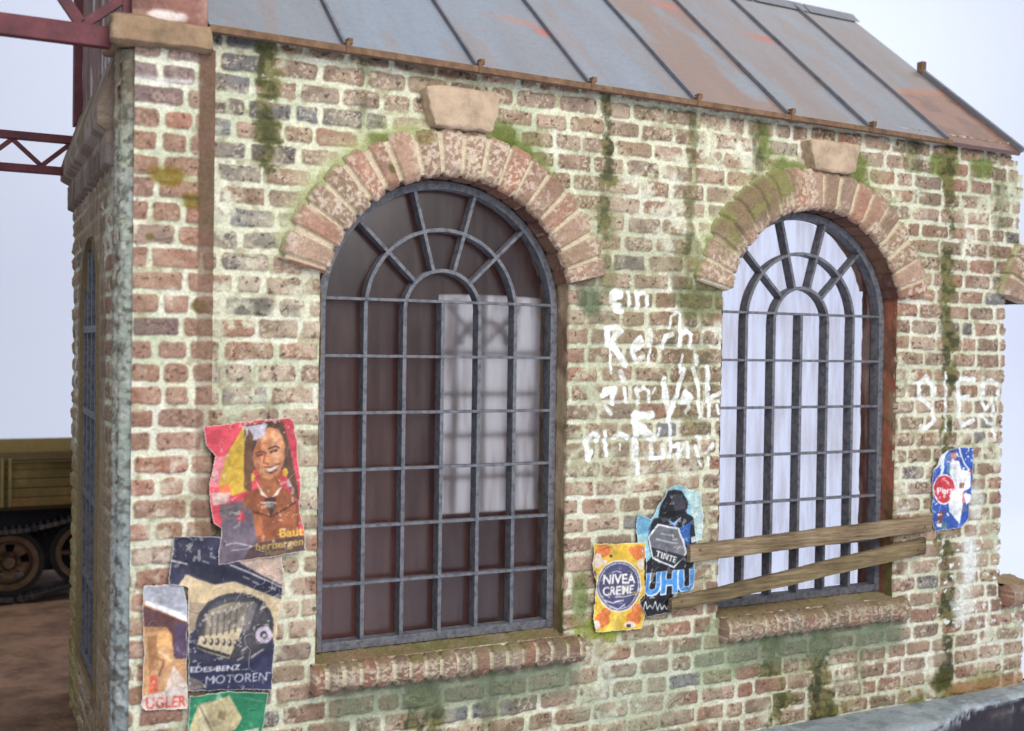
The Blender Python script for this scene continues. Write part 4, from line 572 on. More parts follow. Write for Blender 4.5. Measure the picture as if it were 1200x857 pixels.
def brick_surface(X, Zz, seed, darkp, wash, speck, **kw):
    """height above the mortar plane and sRGB colour"""
    d, k, un, vv = bricks(X, Zz, seed, **kw)
    bm = ss(.0, .013, d)
    smear = ss(.57, .72, fbm(X, Zz, 3.4, seed+11)+.12*wash)*ss(.40, .58, fbm(X, Zz, 17, seed+12))
    rough = fbm(X, Zz, 30, seed+6, 3)-.5; rough2 = fbm(X, Zz, 75, seed+7, 2)-.5
    chip = ss(.64, .74, fbm(X, Zz, 13, seed+8, 3))
    hb = .017+.008*(k[..., 1]-.5)+.012*(k[..., 2]-.5)*un*2+.010*(k[..., 0]-.5)*vv*2+.012*rough+.006*rough2-.012*chip
    mort = .004+.010*(fbm(X, Zz, 20, seed+9, 3)-.5)+.006*rough2
    prof = np.sqrt(np.clip(d/.02, 0, 1))
    h = mort*(1-bm)+bm*(mort+(hb-mort)*prof)
    h = h*(1-.45*smear)+.45*smear*.017
    i = (k[..., 2]*len(PAL)).astype(int) % len(PAL); c = PAL[i].astype(float)
    j = (k[..., 0]*len(DARK)).astype(int) % len(DARK)
    kq, inv = np.unique(bricks.key, return_inverse=True); inv = inv.reshape(X.shape)
    dp = np.bincount(inv.ravel(), (darkp+0*X).ravel())/np.bincount(inv.ravel())
    isd = (k[..., 3] < dp[inv]).astype(float)
    c = mix(c, DARK[j], isd*.92)
    c = c*(1+.30*(fbm(X, Zz, 9, seed+14)-.5)+.22*rough+.16*(k[..., 1]-.5))[..., None]
    c = mix(c, (120, 106, 78), ss(.5, .72, fbm(X, Zz, 2.1, seed+15))*.45)          # olive grime
    c = mix(c, (196, 178, 156), ss(.52, .70, fbm(X, Zz, 6, seed+16)+.12*wash)*(.42+.35*wash))   # lime bloom
    sp = ss(.57, .64, fbm(X, Zz, 62, seed+17, 2))*ss(.44, .60, fbm(X, Zz, 7, seed+18))
    c = mix(c, (206, 190, 168), np.clip(sp*speck, 0, 1)*.95)
    c = mix(c, (192, 178, 156), .13+0*d)
    pit = ss(.72, .78, fbm(X, Zz, 48, seed+19, 2)); c = mix(c, (60, 46, 40), pit*.6)
    edge = ss(.012, .002, d)*bm; c = mix(c, (92, 74, 58), edge*.35)
    mc = np.broadcast_to(np.array((214, 213, 188.)), c.shape)
    mc = mix(mc, (188, 194, 166), ss(.45, .65, fbm(X, Zz, 2.6, seed+20))*.7)
    mc = mix(mc, (228, 226, 212), ss(.5, .7, fbm(X, Zz, 4.7, seed+21))*.75)
    mc = mix(mc, (150, 138, 108), ss(.56, .74, fbm(X, Zz, 11, seed+22))*.55)
    mc = mc*(1+.14*rough2+.1*rough)[..., None]
    bm2 = bm*(1-.85*smear)
    return h, mc*(1-bm2[..., None])+c*bm2[..., None], bm, k
GREEN = (92, 98, 52); DKGREEN = (60, 62, 44); LIME = (146, 152, 96); PALEG = (196, 204, 160)
def streak(c, X, Zz, x, za, zb, wd, amt, col=DKGREEN, s=0):
    n = fbm(X, Zz, 5, 60+s, 3)
    m = np.exp(-((X-x-.10*(fbm(X*0, Zz, 2.2, 61+s)-.5)-.05*(fbm(X, Zz, 14, 62+s)-.5))/(wd*1.35*(.45+1.1*n)))**2)*(.45+.9*ss(.35, .6, fbm(X, Zz, 7, 63+s)))*ss(zb-.12, zb+.1, Zz)*ss(za+.05, za-.02, Zz)
    m = m*(.45+1.1*kk[..., 1])*(.7+.6*ss(.4, .6, fbm(X, Zz, 30, 64+s)))
    m = .35*m+.75*ss(.22, .60, m)
    cv = ss(.42, .62, fbm(X, Zz, 18, 66+s, 3))[..., None]; cc_ = np.array(col)*(1-cv)+np.array((112, 106, 66.))*cv
    return mix(c, cc_, np.clip(m*amt*(.45+.6*n), 0, .88))
def blob(c, X, Zz, x, z, rx, rz, amt, col, s=0, f=9):
    q = np.hypot((X-x)/rx, (Zz-z)/rz)+1.1*(fbm(X, Zz, f, 80+s)-.5)
    return mix(c, np.array(col)*1.0, ss(1.0, .45, q)*amt)

# ------------------------------------------------------------------ the building
house = empty('brick_building')
tag(house, 'weathered red brick building with two tall arched windows and grey sheet metal roof', 'building')

def axis(brk, st):
    out = []
    for a, b in zip(brk[:-1], brk[1:]):
        out.append(np.linspace(a, b, max(2, int(round((b-a)/st)))+1)[:-1])
    return np.concatenate(out+[[brk[-1]]])
ST = .0066
xs = axis([-.67, XO0, XO1, XO0+D2, XO1+D2, 5.31, 5.68], ST)
zs = axis([-.06, ZS, ZA, 4.19], ST)
X, Zz = np.meshgrid(xs, zs)
wash = np.clip(.12*ss(.45,.6,fbm(X,Zz,.8,35))+ss(.35, -.2, X)*ss(3.4, 3.0, Zz)*ss(.5, 1.2, Zz)*.9+ss(4.6, 5.1, X)*ss(1.6, .9, Zz)*.8+.25*ss(1.5, 1.8, X)*ss(2.7, 2.4, X), 0, 1)
darkp = .05+.64*ss(-.30, -.48, X)*ss(1.0, 1.6, Zz)+.35*np.exp(-((X-.35)/.25)**2-((Zz-3.95)/.16)**2)+.40*ss(5.1, 5.3, X)*ss(2.4, 2.8, Zz)+.25*ss(.75, .55, Zz)*ss(3.4, 2.6, X)*ss(.3, .5, Zz)
speck = .55+.4*fbm(X, Zz, 1.3, 33)
h, c, bmask, kk = brick_surface(X, Zz, 3, darkp, wash, speck)
# eave course: flat and closely set
top = ss(4.02, 4.06, Zz)
# lime and moss fillets against the arches
for q in (0, 1):
    r = np.hypot(X-CX-q*D2, Zz-ZC); th = np.arctan2(Zz-ZC, X-CX-q*D2)
    left = ss(1.62, 1.75, th)*ss(2.95, 2.7, th); right = ss(.15, .35, th)*ss(1.5, 1.35, th)
    n = fbm(X, Zz, 9, 40+q)
    fil = np.exp(-np.maximum(r-RO, 0)/(.055 if q == 0 else .07))*(left*(1.0)+right*.55*ss(.4, .6, n))*ss(RO-.1, RO-.02, r)
    h = np.maximum(h, .052*fil*(.7+.6*n))
    c = mix(c, (204, 208, 170), np.clip(fil*1.3, 0, 1)*(.85))
    c = mix(c, LIME, np.clip(fil*1.4*ss(.38, .58, fbm(X, Zz, 6, 44+q)), 0, 1)*(.65 if q == 0 else .85))
    kr = ss(1.45, 1.2, th)*ss(.75, 1.1, th)*np.exp(-np.maximum(r-RO, 0)/.07)
    c = mix(c, (92, 112, 44), np.clip(kr*1.5*ss(.38, .6, fbm(X, Zz, 7, 47+q)), 0, 1)*.85)
# moss right of each keystone
for (x, z, a, bb, s) in ((1.02, 3.83, .13, .11, 1), (1.12, 3.73, .16, .08, 2), (3.14, 3.80, .20, .10, 3), (3.80, 3.86, .13, .13, 4), (.29, 3.71, .12, .09, 5), (2.97, 4.0, .09, .2, 6), (4.62, 3.95, .2, .12, 7), (5.05, 3.98, .18, .1, 8)):
    c = blob(c, X, Zz, x, z, a, bb, .75, (96, 108, 50), s)
# drain and damp streaks
for i, (x, za, zb, wd, am) in enumerate(((-.378, 4.16, 3.45, .050, 1.0), (1.735, 4.16, 3.3, .034, 1.1), (1.76, 3.4, 2.9, .03, .5), (2.37, 4.16, 3.1, .03, .6), (2.40, 3.3, 2.0, .12, .45), (2.92, 4.1, 3.6, .035, .6), (4.70, 4.12, 2.6, .045, 1.0), (4.74, 2.8, .9, .050, .95), (4.78, 1.1, .05, .055, 1.15), (3.13, .66, -.2, .085, 1.5), (3.55, .64, -.2, .07, 1.3), (.58, .62, -.15, .08, 1.2), (5.24, 3.95, 3.1, .05, .5), (.15, 4.16, 3.8, .03, .4), (4.35, 4.12, 3.7, .06, .6), (3.9, .6, .2, .03, .4), (1.0, .62, .1, .04, .5))):
    c = streak(c, X, Zz, x, za, zb, wd, am, (62, 64, 42) if i % 3 else (70, 72, 40), i)
# damp band under the sills, bright moss at the sill end, moss along the foot
for q in (0, 1):
    xx = X-q*D2
    b_ = ss(-.05, .1, xx)*ss(1.7, 1.5, xx)*ss(.36, .52, Zz)*ss(.72, .66, Zz)
    c = mix(c, (104, 116, 94), b_*(.45+.5*fbm(X, Zz, 4, 70+q)))
    h = h*(1-b_*.75*ss(.56, .59, Zz))+.012*b_*.75*ss(.56, .59, Zz)
c = blob(c, X, Zz, 1.74, .84, .22, .13, .95, (140, 152, 58), 21); c = blob(c, X, Zz, 1.60, .98, .09, .22, .7, (104, 118, 66), 22)
c = blob(c, X, Zz, 2.62, .55, .28, .3, .5, (132, 148, 112), 23); c = blob(c, X, Zz, 1.66, 2.86, .13, .14, .8, (74, 88, 62), 24); c = blob(c, X, Zz, 2.5, 2.88, .3, .18, .6, (92, 98, 60), 25)
foot = ss(.24, .03, Zz+.14*(fbm(X, Zz, 3, 90)-.5))*ss(3.3, 4.1, X); c = mix(c, (106, 100, 44), foot*.72*ss(.35, .6, fbm(X, Zz, 6, 91)))
c = mix(c, (176, 130, 92), ss(.12, .06, Zz)*ss(4.7, 4.9, X)*.6)
c = blob(c, X, Zz, 4.72, .14, .12, .14, .9, (70, 70, 34), 26)
c = mix(c, (148, 146, 116), ss(.45, .62, fbm(X, Zz, 1.2, 93))*ss(1.5, 1.7, X)*ss(2.7, 2.5, X)*ss(3.9, 3.2, Zz)*.25)
c = blob(c, X, Zz, 2.05, .35, .5, .4, .35, (150, 166, 140), 27)
# spilt whitewash at the right
c = blob(c, X, Zz, 4.99, 1.05, .12, .30, .8, (230, 234, 232), 30, 7); c = blob(c, X, Zz, 4.92, .72, .14, .2, .55, (226, 230, 226), 31, 8); c = blob(c, X, Zz, 5.05, 1.45, .10, .22, .6, (226, 232, 226), 32, 9)
spl = ss(.70, .75, fbm(X, Zz, 30, 95, 2))*ss(4.5, 4.75, X)*ss(1.4, 1.1, Zz)*ss(.3, .6, Zz); c = mix(c, (236, 238, 236), spl*.9)
# slogan brushed on in thin white paint
for wd, pts in GRAF:
    a = np.array(pts); m = (X > a[:, 0].min()-.06) & (X < a[:, 0].max()+.06) & (Zz > a[:, 1].min()-.06) & (Zz < a[:, 1].max()+.06)
    if not m.any(): continue
    dx, dz = X[m], Zz[m]
    dd = dline(dx+.012*(fbm(dx, dz, 22, 97)-.5), dz+.012*(fbm(dx, dz, 22, 98)-.5), pts)
    faint = .88 if a[:, 0].mean() > 4.3 else 1.0
    al = ss(wd*1.16, wd*.72, dd)*.94*faint*(.70+.5*ss(.35, .6, fbm(dx, dz, 26, 99)))
    c[m] = mix(c[m], (240, 243, 240), np.clip(al, 0, .97))
# broken end of the wall and edges of the openings
edge = np.zeros_like(X); q = 1-bmask
for x0, s in ((XO1, -1), (XO1+D2, -1), (5.31, 1)):
    edge += -s*np.exp(-((X-x0)/.03)**2)*q*.010*(Zz < ZA)*(Zz > ZS)
Y = -h
wav = .016*(fbm(X, Zz, .9, 101)-.5); Y = Y+wav
for x0 in (XO0, XO1, XO0+D2, XO1+D2):
    Y = np.where((np.abs(X-x0) < .001) & (Zz > ZS-.001) & (Zz < ZA+.001), .016, Y)
P = np.stack([X+edge, Y, Zz], -1)
xc = (X[:-1, :-1]+X[1:, 1:])/2; zc = (Zz[:-1, :-1]+Zz[1:, 1:])/2
def hole(x, z):
    o = np.zeros(x.shape, bool)
    for q in (0, 1):
        xx = x-q*D2
        o |= (xx > XO0) & (xx < XO1) & (z > ZS) & (z < ZA)
        o |= (z >= ZA) & (np.hypot(xx-CX, z-ZC) < .93)
    rr = np.floor(z/.1175); j = _T[rr.astype(int) & 255, 11]
    j2 = .012*(fbm(x, z, 22, 103)-.5)*2
    o |= (x > 5.31+j2) & (z > .70) & (z < 3.05)
    o |= (x > 5.45+.05*j+j2) & (z >= 3.05)
    o |= (x > 5.585+.02*j+j2) & (z <= .70)
    o |= (x > 5.36+j2) & (z > 4.06) | (x > 5.42+j2) & (z > 3.94+.02*j)
    return o
wall = GM()
wall.grid(P, lin(np.clip(c, 0, 255)), ~hole(xc, zc))
# inner face and the ends of the wall body
xb = np.arange(-.67, 5.61, .03); zb = np.arange(-.06, 4.16, .03); XB, ZB = np.meshgrid(xb, zb)
wall.grid(np.stack([XB, .34+.01*(fbm(XB, ZB, 8, 5)-.5), ZB], -1), lin((124, 92, 80)), ~hole(XB[:-1, :-1]+.015, ZB[:-1, :-1]+.015), flip=True)
for (x0, z0, z1) in ((5.30, .70, 3.05), (5.44, 3.05, 3.94), (5.58, -.06, .70)):
    yy = np.linspace(.01, .34, 26); z_ = np.arange(z0, z1+.005, .0125); YE, ZE = np.meshgrid(yy, z_)
    hh, cc, _, _ = brick_surface(YE, ZE, 9, .15, .3, .6)
    wall.grid(np.stack([x0+hh, YE, ZE], -1), lin(np.clip(cc, 0, 255)))
wall.box((5.29, .012, .62), (5.59, .335, .695), lin((150, 130, 110)))
wall.build('front_wall', M['brick'], house)

# corner pilaster ---------------------------------------------------------------
xs = axis([-1.06, -.655], ST); zs = axis([-.06, 4.08], ST); X, Zz = np.meshgrid(xs, zs)
h, c, bmk, kk = brick_surface(X, Zz, 5, .05+0*X+.9*ss(3.72, 3.85, Zz), .15+0*X, .45+0*X, lo=-1.055, halfprob=.45)
c = mix(c, (172, 108, 92), .25*bmk)
c = blob(c, X, Zz, -.88, 3.42, .13, .07, .8, (120, 98, 32), 40); c = blob(c, X, Zz, -.77, 3.30, .07, .06, .8, (112, 92, 34), 41)
c = blob(c, X, Zz, -.73, 2.75, .05, .04, .7, (96, 80, 40), 42); c = blob(c, X, Zz, -.98, 3.1, .03, .03, .7, (100, 84, 44), 43)
band = ss(-.748, -.735, X+.01*(fbm(X, Zz, 12, 44)-.5)); bs = band*(.35+.6*ss(2.7, 3.3, Zz))
h = h*(1-.8*bs)+.022*.8*bs
c = mix(c, (112, 86, 72), np.clip(bs*1.05, 0, .95)); c = mix(c, (96, 84, 58), bs*.5*ss(.5, .65, fbm(X, Zz, 5, 45)))
c = mix(c, (226, 222, 220), .7*np.exp(-((Zz-3.90-.03*(X+.85))/.015)**2)*ss(-.7, -.8, X))
Y = -.06-h; Y = np.where(X > -.66, 0.0, Y)
pl = GM(); P = np.stack([X, Y, Zz], -1); pl.grid(P, lin(np.clip(c, 0, 255)))
pl.build('corner_pilaster', M['brick'], house)
# rough cement strip where the two walls meet
t = np.linspace(0, 1, 16); z_ = np.arange(-.06, 4.05, .008); T_, ZT = np.meshgrid(t, z_)
n = fbm(T_*.12, ZT, 26, 50, 4)-.5; n2 = fbm(T_*.12, ZT, 70, 52, 2)-.5
bx = -1.035-.105*T_-.016*n-.009*n2-.012*np.sin(T_*math.pi); by = -.062+.13*T_-.016*n-.009*n2-.016*np.sin(T_*math.pi)
cut = ss(3.72, 3.98, ZT)*ss(.35, .8, T_*0+1-np.abs(T_-.8)); 
cc = np.broadcast_to(np.array((168, 174, 162.)), T_.shape+(3,))
cc = mix(cc, (158, 168, 170), ss(2.3, 1.5, ZT+.6*(fbm(T_, ZT, 2, 53)-.5))*.85); cc = mix(cc, (186, 190, 166), ss(2.4, 3.0, ZT)*.6*ss(.4, .6, fbm(T_*.12, ZT, 9, 54)))
cc = mix(cc, (84, 80, 74), ss(.52, .66, fbm(T_*.12, ZT, 34, 55, 3))*.6); cc = mix(cc, (200, 202, 198), ss(.60, .74, fbm(T_*.12, ZT, 20, 57, 3))*.5)
cc = mix(cc, (124, 96, 82), np.maximum(ss(.12, .0, T_), ss(.9, 1, T_))*.7)
cc = mix(cc, (118, 104, 84), ss(3.5, 3.95, ZT)*.7)
ce = GM(); ce.grid(np.stack([bx, by, ZT], -1), lin(np.clip(cc, 0, 255)), flip=True); ce.build('corner_render', M['plaster'], house)
# side wall ---------------------------------------------------------------------
ys = np.arange(.0, 2.56, .0085); zs = np.arange(-.05, 3.99, .0085); YS, ZS2 = np.meshgrid(ys, zs)
h, c, bmk, kk = brick_surface(YS, ZS2, 8, .12+0*YS, .3+0*YS, .4+0*YS)
c = mix(c, (128, 110, 84), ss(.4, .65, fbm(YS, ZS2, 1.5, 58))*.45); c = mix(c, (132, 124, 62), ss(1.75, 2.0, YS)*ss(2.0, 1.4, ZS2)*.5)
c = mix(c, (196, 184, 170), ss(.5, .7, fbm(YS, ZS2*.25, 14, 59))*ss(3.0, 3.5, ZS2)*.6)
SY, SR = 1.32, .50; SZ = 2.70; SB = .50
ro = np.where(ZS2 > SZ, np.hypot(YS-SY, ZS2-SZ), np.abs(YS-SY))
surr = ss(SR+.30, SR+.28, ro)*(ZS2 > SB-.05); h = h*(1-.75*surr)+.016*surr*.75; c = mix(c, mix(np.broadcast_to(np.array((150, 130, 104.)), c.shape), (112, 98, 84), ss(.4, .62, fbm(YS, ZS2*.5, 9, 61))*.8), surr*.72)
c = mix(c, (128, 118, 72), surr*ss(1.5, 1.7, YS)*ss(2.3, 1.6, ZS2)*.5)
for zk in (ZS2,):
    tick = np.exp(-((YS-.06)/.05)**2)*(1-bmk); c = mix(c, (224, 216, 206), tick*.8); h = h+tick*.012
op = lambda y, z: np.where(z > SZ, np.hypot(y-SY, z-SZ), np.where(z > SB, np.abs(y-SY), 9)) < SR
end = 2.52+.02*_T[(ZS2/.1175).astype(int) & 255, 3]
keep = ~(op(YS, ZS2) | (YS > end))[:-1, :-1]
sw = GM(); sw.grid(np.stack([-1.11-h, YS, ZS2], -1), lin(np.clip(c, 0, 255)), keep, flip=True)
sw.box((-1.105, 2.50, -.05), (-.80, 2.53, 3.98), lin((120, 96, 80)))
sw.grid(np.stack([-.82+0*YS, YS, ZS2], -1)[::4, ::4], lin((112, 84, 74)), keep[::4, ::4][:YS[::4, ::4].shape[0]-1, :YS[::4, ::4].shape[1]-1])
pth = [(SY-SR, SB)]+[(SY-SR*math.cos(a), SZ+SR*math.sin(a)) for a in np.linspace(0, math.pi, 30)]+[(SY+SR, SB), (SY-SR, SB)]
pa = np.array(pth); xx = np.linspace(-1.14, -.82, 8)
sw.grid(np.stack([np.broadcast_to(xx, (len(pa), 8)), np.broadcast_to(pa[:, :1], (len(pa), 8)), np.broadcast_to(pa[:, 1:], (len(pa), 8))], -1), lin((134, 116, 86)))
sw.build('side_wall', M['brick'], house)
# arcaded cornice along the side wall
co = GM()
ys = np.arange(.20, 2.56, .006); s_ = np.linspace(0, 1, 40); YC, SS_ = np.meshgrid(ys, s_)
zc_ = 3.48+.36*SS_+.28*ss(.86, 1.0, SS_); per = .215; ph = np.abs(((YC/per) % 1)-.5)*2
prot = np.where(SS_ < .5, .075*ss(.42, .5, np.abs(ph-.0)+.55*SS_)*ss(.0, .05, SS_)*1.0, .05+.10*ss(.5, .62, SS_))+.02*(fbm(YC, zc_, 14, 62)-.5)
prot = prot*.75-.13*ss(.86, 1.0, SS_)
cc = np.broadcast_to(np.array((136, 118, 104.)), YC.shape+(3,)); cc = mix(cc, (168, 156, 146), ss(.45, .65, fbm(YC, zc_, 8, 63))*.8); cc = mix(cc, (118, 104, 72), ss(.42, .62, fbm(YC, zc_, 4, 64))*ss(.6, .7, SS_)*.8); cc = mix(cc, (86, 76, 76), ss(.45, .3, SS_)*.3)
PC = np.stack([-1.12-prot*.8, YC, zc_], -1); PC[:, 0, 0] = -1.08; PC[:, -1, 0] = -1.08; PC[:, 0, 1] = PC[:, 1, 1]; co.grid(PC, lin(np.clip(cc, 0, 255)), flip=True); co.build('arched_cornice', M['brick'], house)
# gable end above the cornice, its corner board
ys = np.arange(.10, 2.46, .012); zs = np.arange(3.9, 6.2, .012); YG, ZG = np.meshgrid(ys, zs)
cc = np.broadcast_to(np.array((138, 112, 108.)), YG.shape+(3,)); cc = mix(cc, (204, 196, 200), ss(.5, .68, fbm(YG*5, ZG, 2.4, 66))*.8); cc = mix(cc, (96, 72, 66), ss(.52, .7, fbm(YG*6, ZG, 2.0, 68))*.7)
ga = GM(); ga.grid(np.stack([-1.075-.03*(fbm(YG*4, ZG, 3, 69)-.5), YG, ZG], -1), lin(cc), (ZG < 4.25+.84*YG)[:-1, :-1], flip=True); ga.build('gable_wall', M['plaster'], house)
MB().box((-1.135, 2.44, 4.09), (-1.02, 2.56, 6.2)).build('corner_board', M['red_steel'], house, .006)
# cap stone and the rendered block it carries
def rough_box(name, a, b, mat, parent, amp=.012, seed=0, taper=0.0, cuts=14):
    bm = bmesh.new(); bmesh.ops.create_cube(bm, size=1.0)
    bmesh.ops.subdivide_edges(bm, edges=bm.edges[:], cuts=cuts, use_grid_fill=True)
    a = np.array(a); b = np.array(b); rg = random.Random(seed)
    for v in bm.verts:
        p = (np.array(v.co)+.5); k = 1-taper*(1-p[2])
        q = a+p*(b-a); q[0] = (a[0]+b[0])/2+(q[0]-(a[0]+b[0])/2)*k
        e = sum(1 for t in p if t < .02 or t > .98)
        n = np.array([vn(np.array([q[i]*9+q[(i+1) % 3]*5+i*3.0]), np.array([q[(i+2) % 3]*9+seed]), seed+i)[0]-.5 for i in range(3)])+.5*np.array([vn(np.array([q[i]*31+q[(i+1) % 3]*17]), np.array([q[(i+2) % 3]*31+seed]), seed+i+5)[0]-.5 for i in range(3)])
        cen = (a+b)/2; q = q+n*amp*2
        if e >= 2: q = q+(cen-q)*np.array([amp/max(.05, b[i]-a[i]) for i in range(3)])*1.2
        v.co = Vector(q)
    for f in bm.faces: f.smooth = True
    me = bpy.data.meshes.new(name); bm.to_mesh(me); bm.free(); return link(name, me, mat, parent)
rough_box('cap_stone', (-1.18, -.15, 4.055), (-.685, .30, 4.19), M['dark_stone'], house, .014, 3)
tcx = GM(); xs = np.arange(-1.075, -.695, .01); zs = np.arange(4.17, 5.3, .01); XT, ZT = np.meshgrid(xs, zs)
cc = np.broadcast_to(np.array((146, 104, 94.)), XT.shape+(3,)); cc = mix(cc, (112, 82, 74), ss(.45, .65, fbm(XT, ZT, 5, 71))*.8); cc = mix(cc, (186, 156, 144), ss(.5, .65, fbm(XT, ZT, 9, 72))*.5); cc = blob(cc, XT, ZT, -.92, 4.225, .11, .03, .95, (232, 222, 216), 73)
tcx.grid(np.stack([XT, -.075-.02*(fbm(XT, ZT, 8, 74)-.5), ZT], -1), lin(cc))
tcx.box((-1.072, -.06, 4.17), (-.70, .34, 5.3), lin((150, 120, 108))); tcx.build('parapet_block', M['plaster'], house)

# arches, keystones, sills, reveals ----------------------------------------------
def arch(seed, moss, th0=R(13.6), th1=R(166.4), cx=CX, cz=ZC):
    th = np.linspace(th0, th1, 430); rm = .92
    so = np.concatenate([np.linspace(0, 1, 9), np.linspace(1, 2, 44)[1:], np.linspace(2, 3, 30)[1:]])
    TH, S_ = np.meshgrid(th, so); U = TH*rm
    face = np.clip(S_-1, 0, 1); rr = np.where(S_ < 1, RO, RO-(RO-RI)*face); 
    yy = np.where(S_ < 1, .02-.085*S_, np.where(S_ <= 2, -.065, -.065+.225*(S_-2)))
    V = np.where(S_ < 1, RO+(1-S_)*.085, np.where(S_ <= 2, rr, RI-(S_-2)*.225))
    d, k, un, vv = bricks(U, V*0+.06+.02*(V-.9), seed, ch=.12, L0=.136, halfprob=.0, joint=.009, warp=.008, lo=-.04, hi=4)
    dv = np.minimum(RO-rr, 9)*0+np.where((S_ >= 1) & (S_ <= 2), np.minimum(rr-RI, RO-rr), .0)
    jit = k[..., 3]
    bm = ss(0, .010, d)
    r1 = fbm(U, V, 26, seed+3, 3)-.5; r2 = fbm(U, V, 70, seed+4, 2)-.5
    rnd = .014*ss(.03, .0, np.where(S_ < 1, (1-S_)*.085, np.where(S_ <= 2, np.minimum(rr-RI, RO-rr), (S_-2)*.225)))
    hh = bm*(.022+.012*(k[..., 1]-.5))+.014*r1+.008*r2-rnd
    soff = ss(2.05, 2.25, S_)
    c = PAL[(k[..., 2]*len(PAL)).astype(int) % len(PAL)]*np.array((1.0, .955, .93)); c = c*(1+.3*r1+.2*(k[..., 1]-.5))[..., None]
    c = mix(c, (196, 178, 158), .16*(1-soff)); c = mix(c, (220, 206, 188), ss(.44, .60, fbm(U, V, 58, seed+6, 4))*ss(.34, .58, fbm(U, V, 5, seed+7))*.7*(1-soff)); c = mix(c, (176, 158, 136), ss(.45, .65, fbm(U, V, 4, seed+13))*.15*(1-soff))
    c = mix(c, (206, 192, 166), (1-bm)*(1-soff*.6)*.92)
    c = mix(c, (134, 98, 82), soff*.8); c = mix(c, (94, 66, 60), soff*ss(.45, .65, fbm(U, V, 5, seed+8))*.7)
    if moss:
        ml = ss(1.72, 1.95, TH)*ss(2.72, 2.5, TH)*ss(RI+.03, RI+.16, rr+.10*(fbm(U, V, 7, seed+9)-.5))
        c = mix(c, (126, 108, 80), np.clip(ml, 0, 1)*.85); c = mix(c, (134, 138, 78), np.clip(ml, 0, 1)*ss(.45, .6, fbm(U, V, 9, seed+10))*.6); hh = hh+.03*ml
    else:
        c = blob(c, U, V, 1.78*rm, 1.0, .08, .06, .6, (120, 110, 62), seed)
        c = blob(c, U, V, 2.05*rm, .88, .03, .04, .8, (84, 84, 40), seed+1)
    rim = ss(1, .7, S_); c = mix(c, (176, 180, 132), rim*.7); c = mix(c, LIME, rim*ss(.45, .6, fbm(U, V, 6, seed+11))*.6)
    ny = np.where(S_ < 1, 0, np.where(S_ <= 2, 1, 0.0)); nr = np.where(S_ < 1, 1, np.where(S_ <= 2, 0, -1.0))
    nr = np.where(np.abs(S_-1) < .02, .7, np.where(np.abs(S_-2) < .02, -.7, nr)); ny = np.where((np.abs(S_-1) < .02) | (np.abs(S_-2) < .02), .7, ny)
    r_ = rr+nr*hh*(1-.5*soff)+.010*(jit-.5)*(S_ < 1.2)*bm; y_ = yy-ny*hh
    # the ends: cut level, closed back to the wall
    P = np.stack([cx+r_*np.cos(TH), y_, cz+r_*np.sin(TH)], -1)
    for e, s in ((0, 1), (-1, -1)):
        P[:, e, 1] = np.maximum(P[:, e, 1], .02); P[:, e, 0] = P[:, s, 0]*.5+.5*P[:, e, 0]; P[:, e, 2] = P[:, s, 2]
        P[:, s, 2] = np.minimum(P[:, s, 2], ZA+.02)*.6+.4*P[:, s, 2] if th0 < .3 and th1 > 2.8 else P[:, s, 2]
    a = GM(); a.grid(P, lin(np.clip(c, 0, 255)))
    return a.build('window_arch', M['brick'], house)
arch(21, False); o = arch(22, True, cx=CX+D2)
arch(23, False, R(142), R(166), cx=CX+2*D2+.10)
rough_box('keystone', (.505, -.125, 3.812), (.962, .03, 4.035), M['stone'], house, .012, 5, .2)
rough_box('keystone', (3.29, -.12, 3.80), (3.735, .03, 4.005), M['stone'], house, .012, 8, .17)
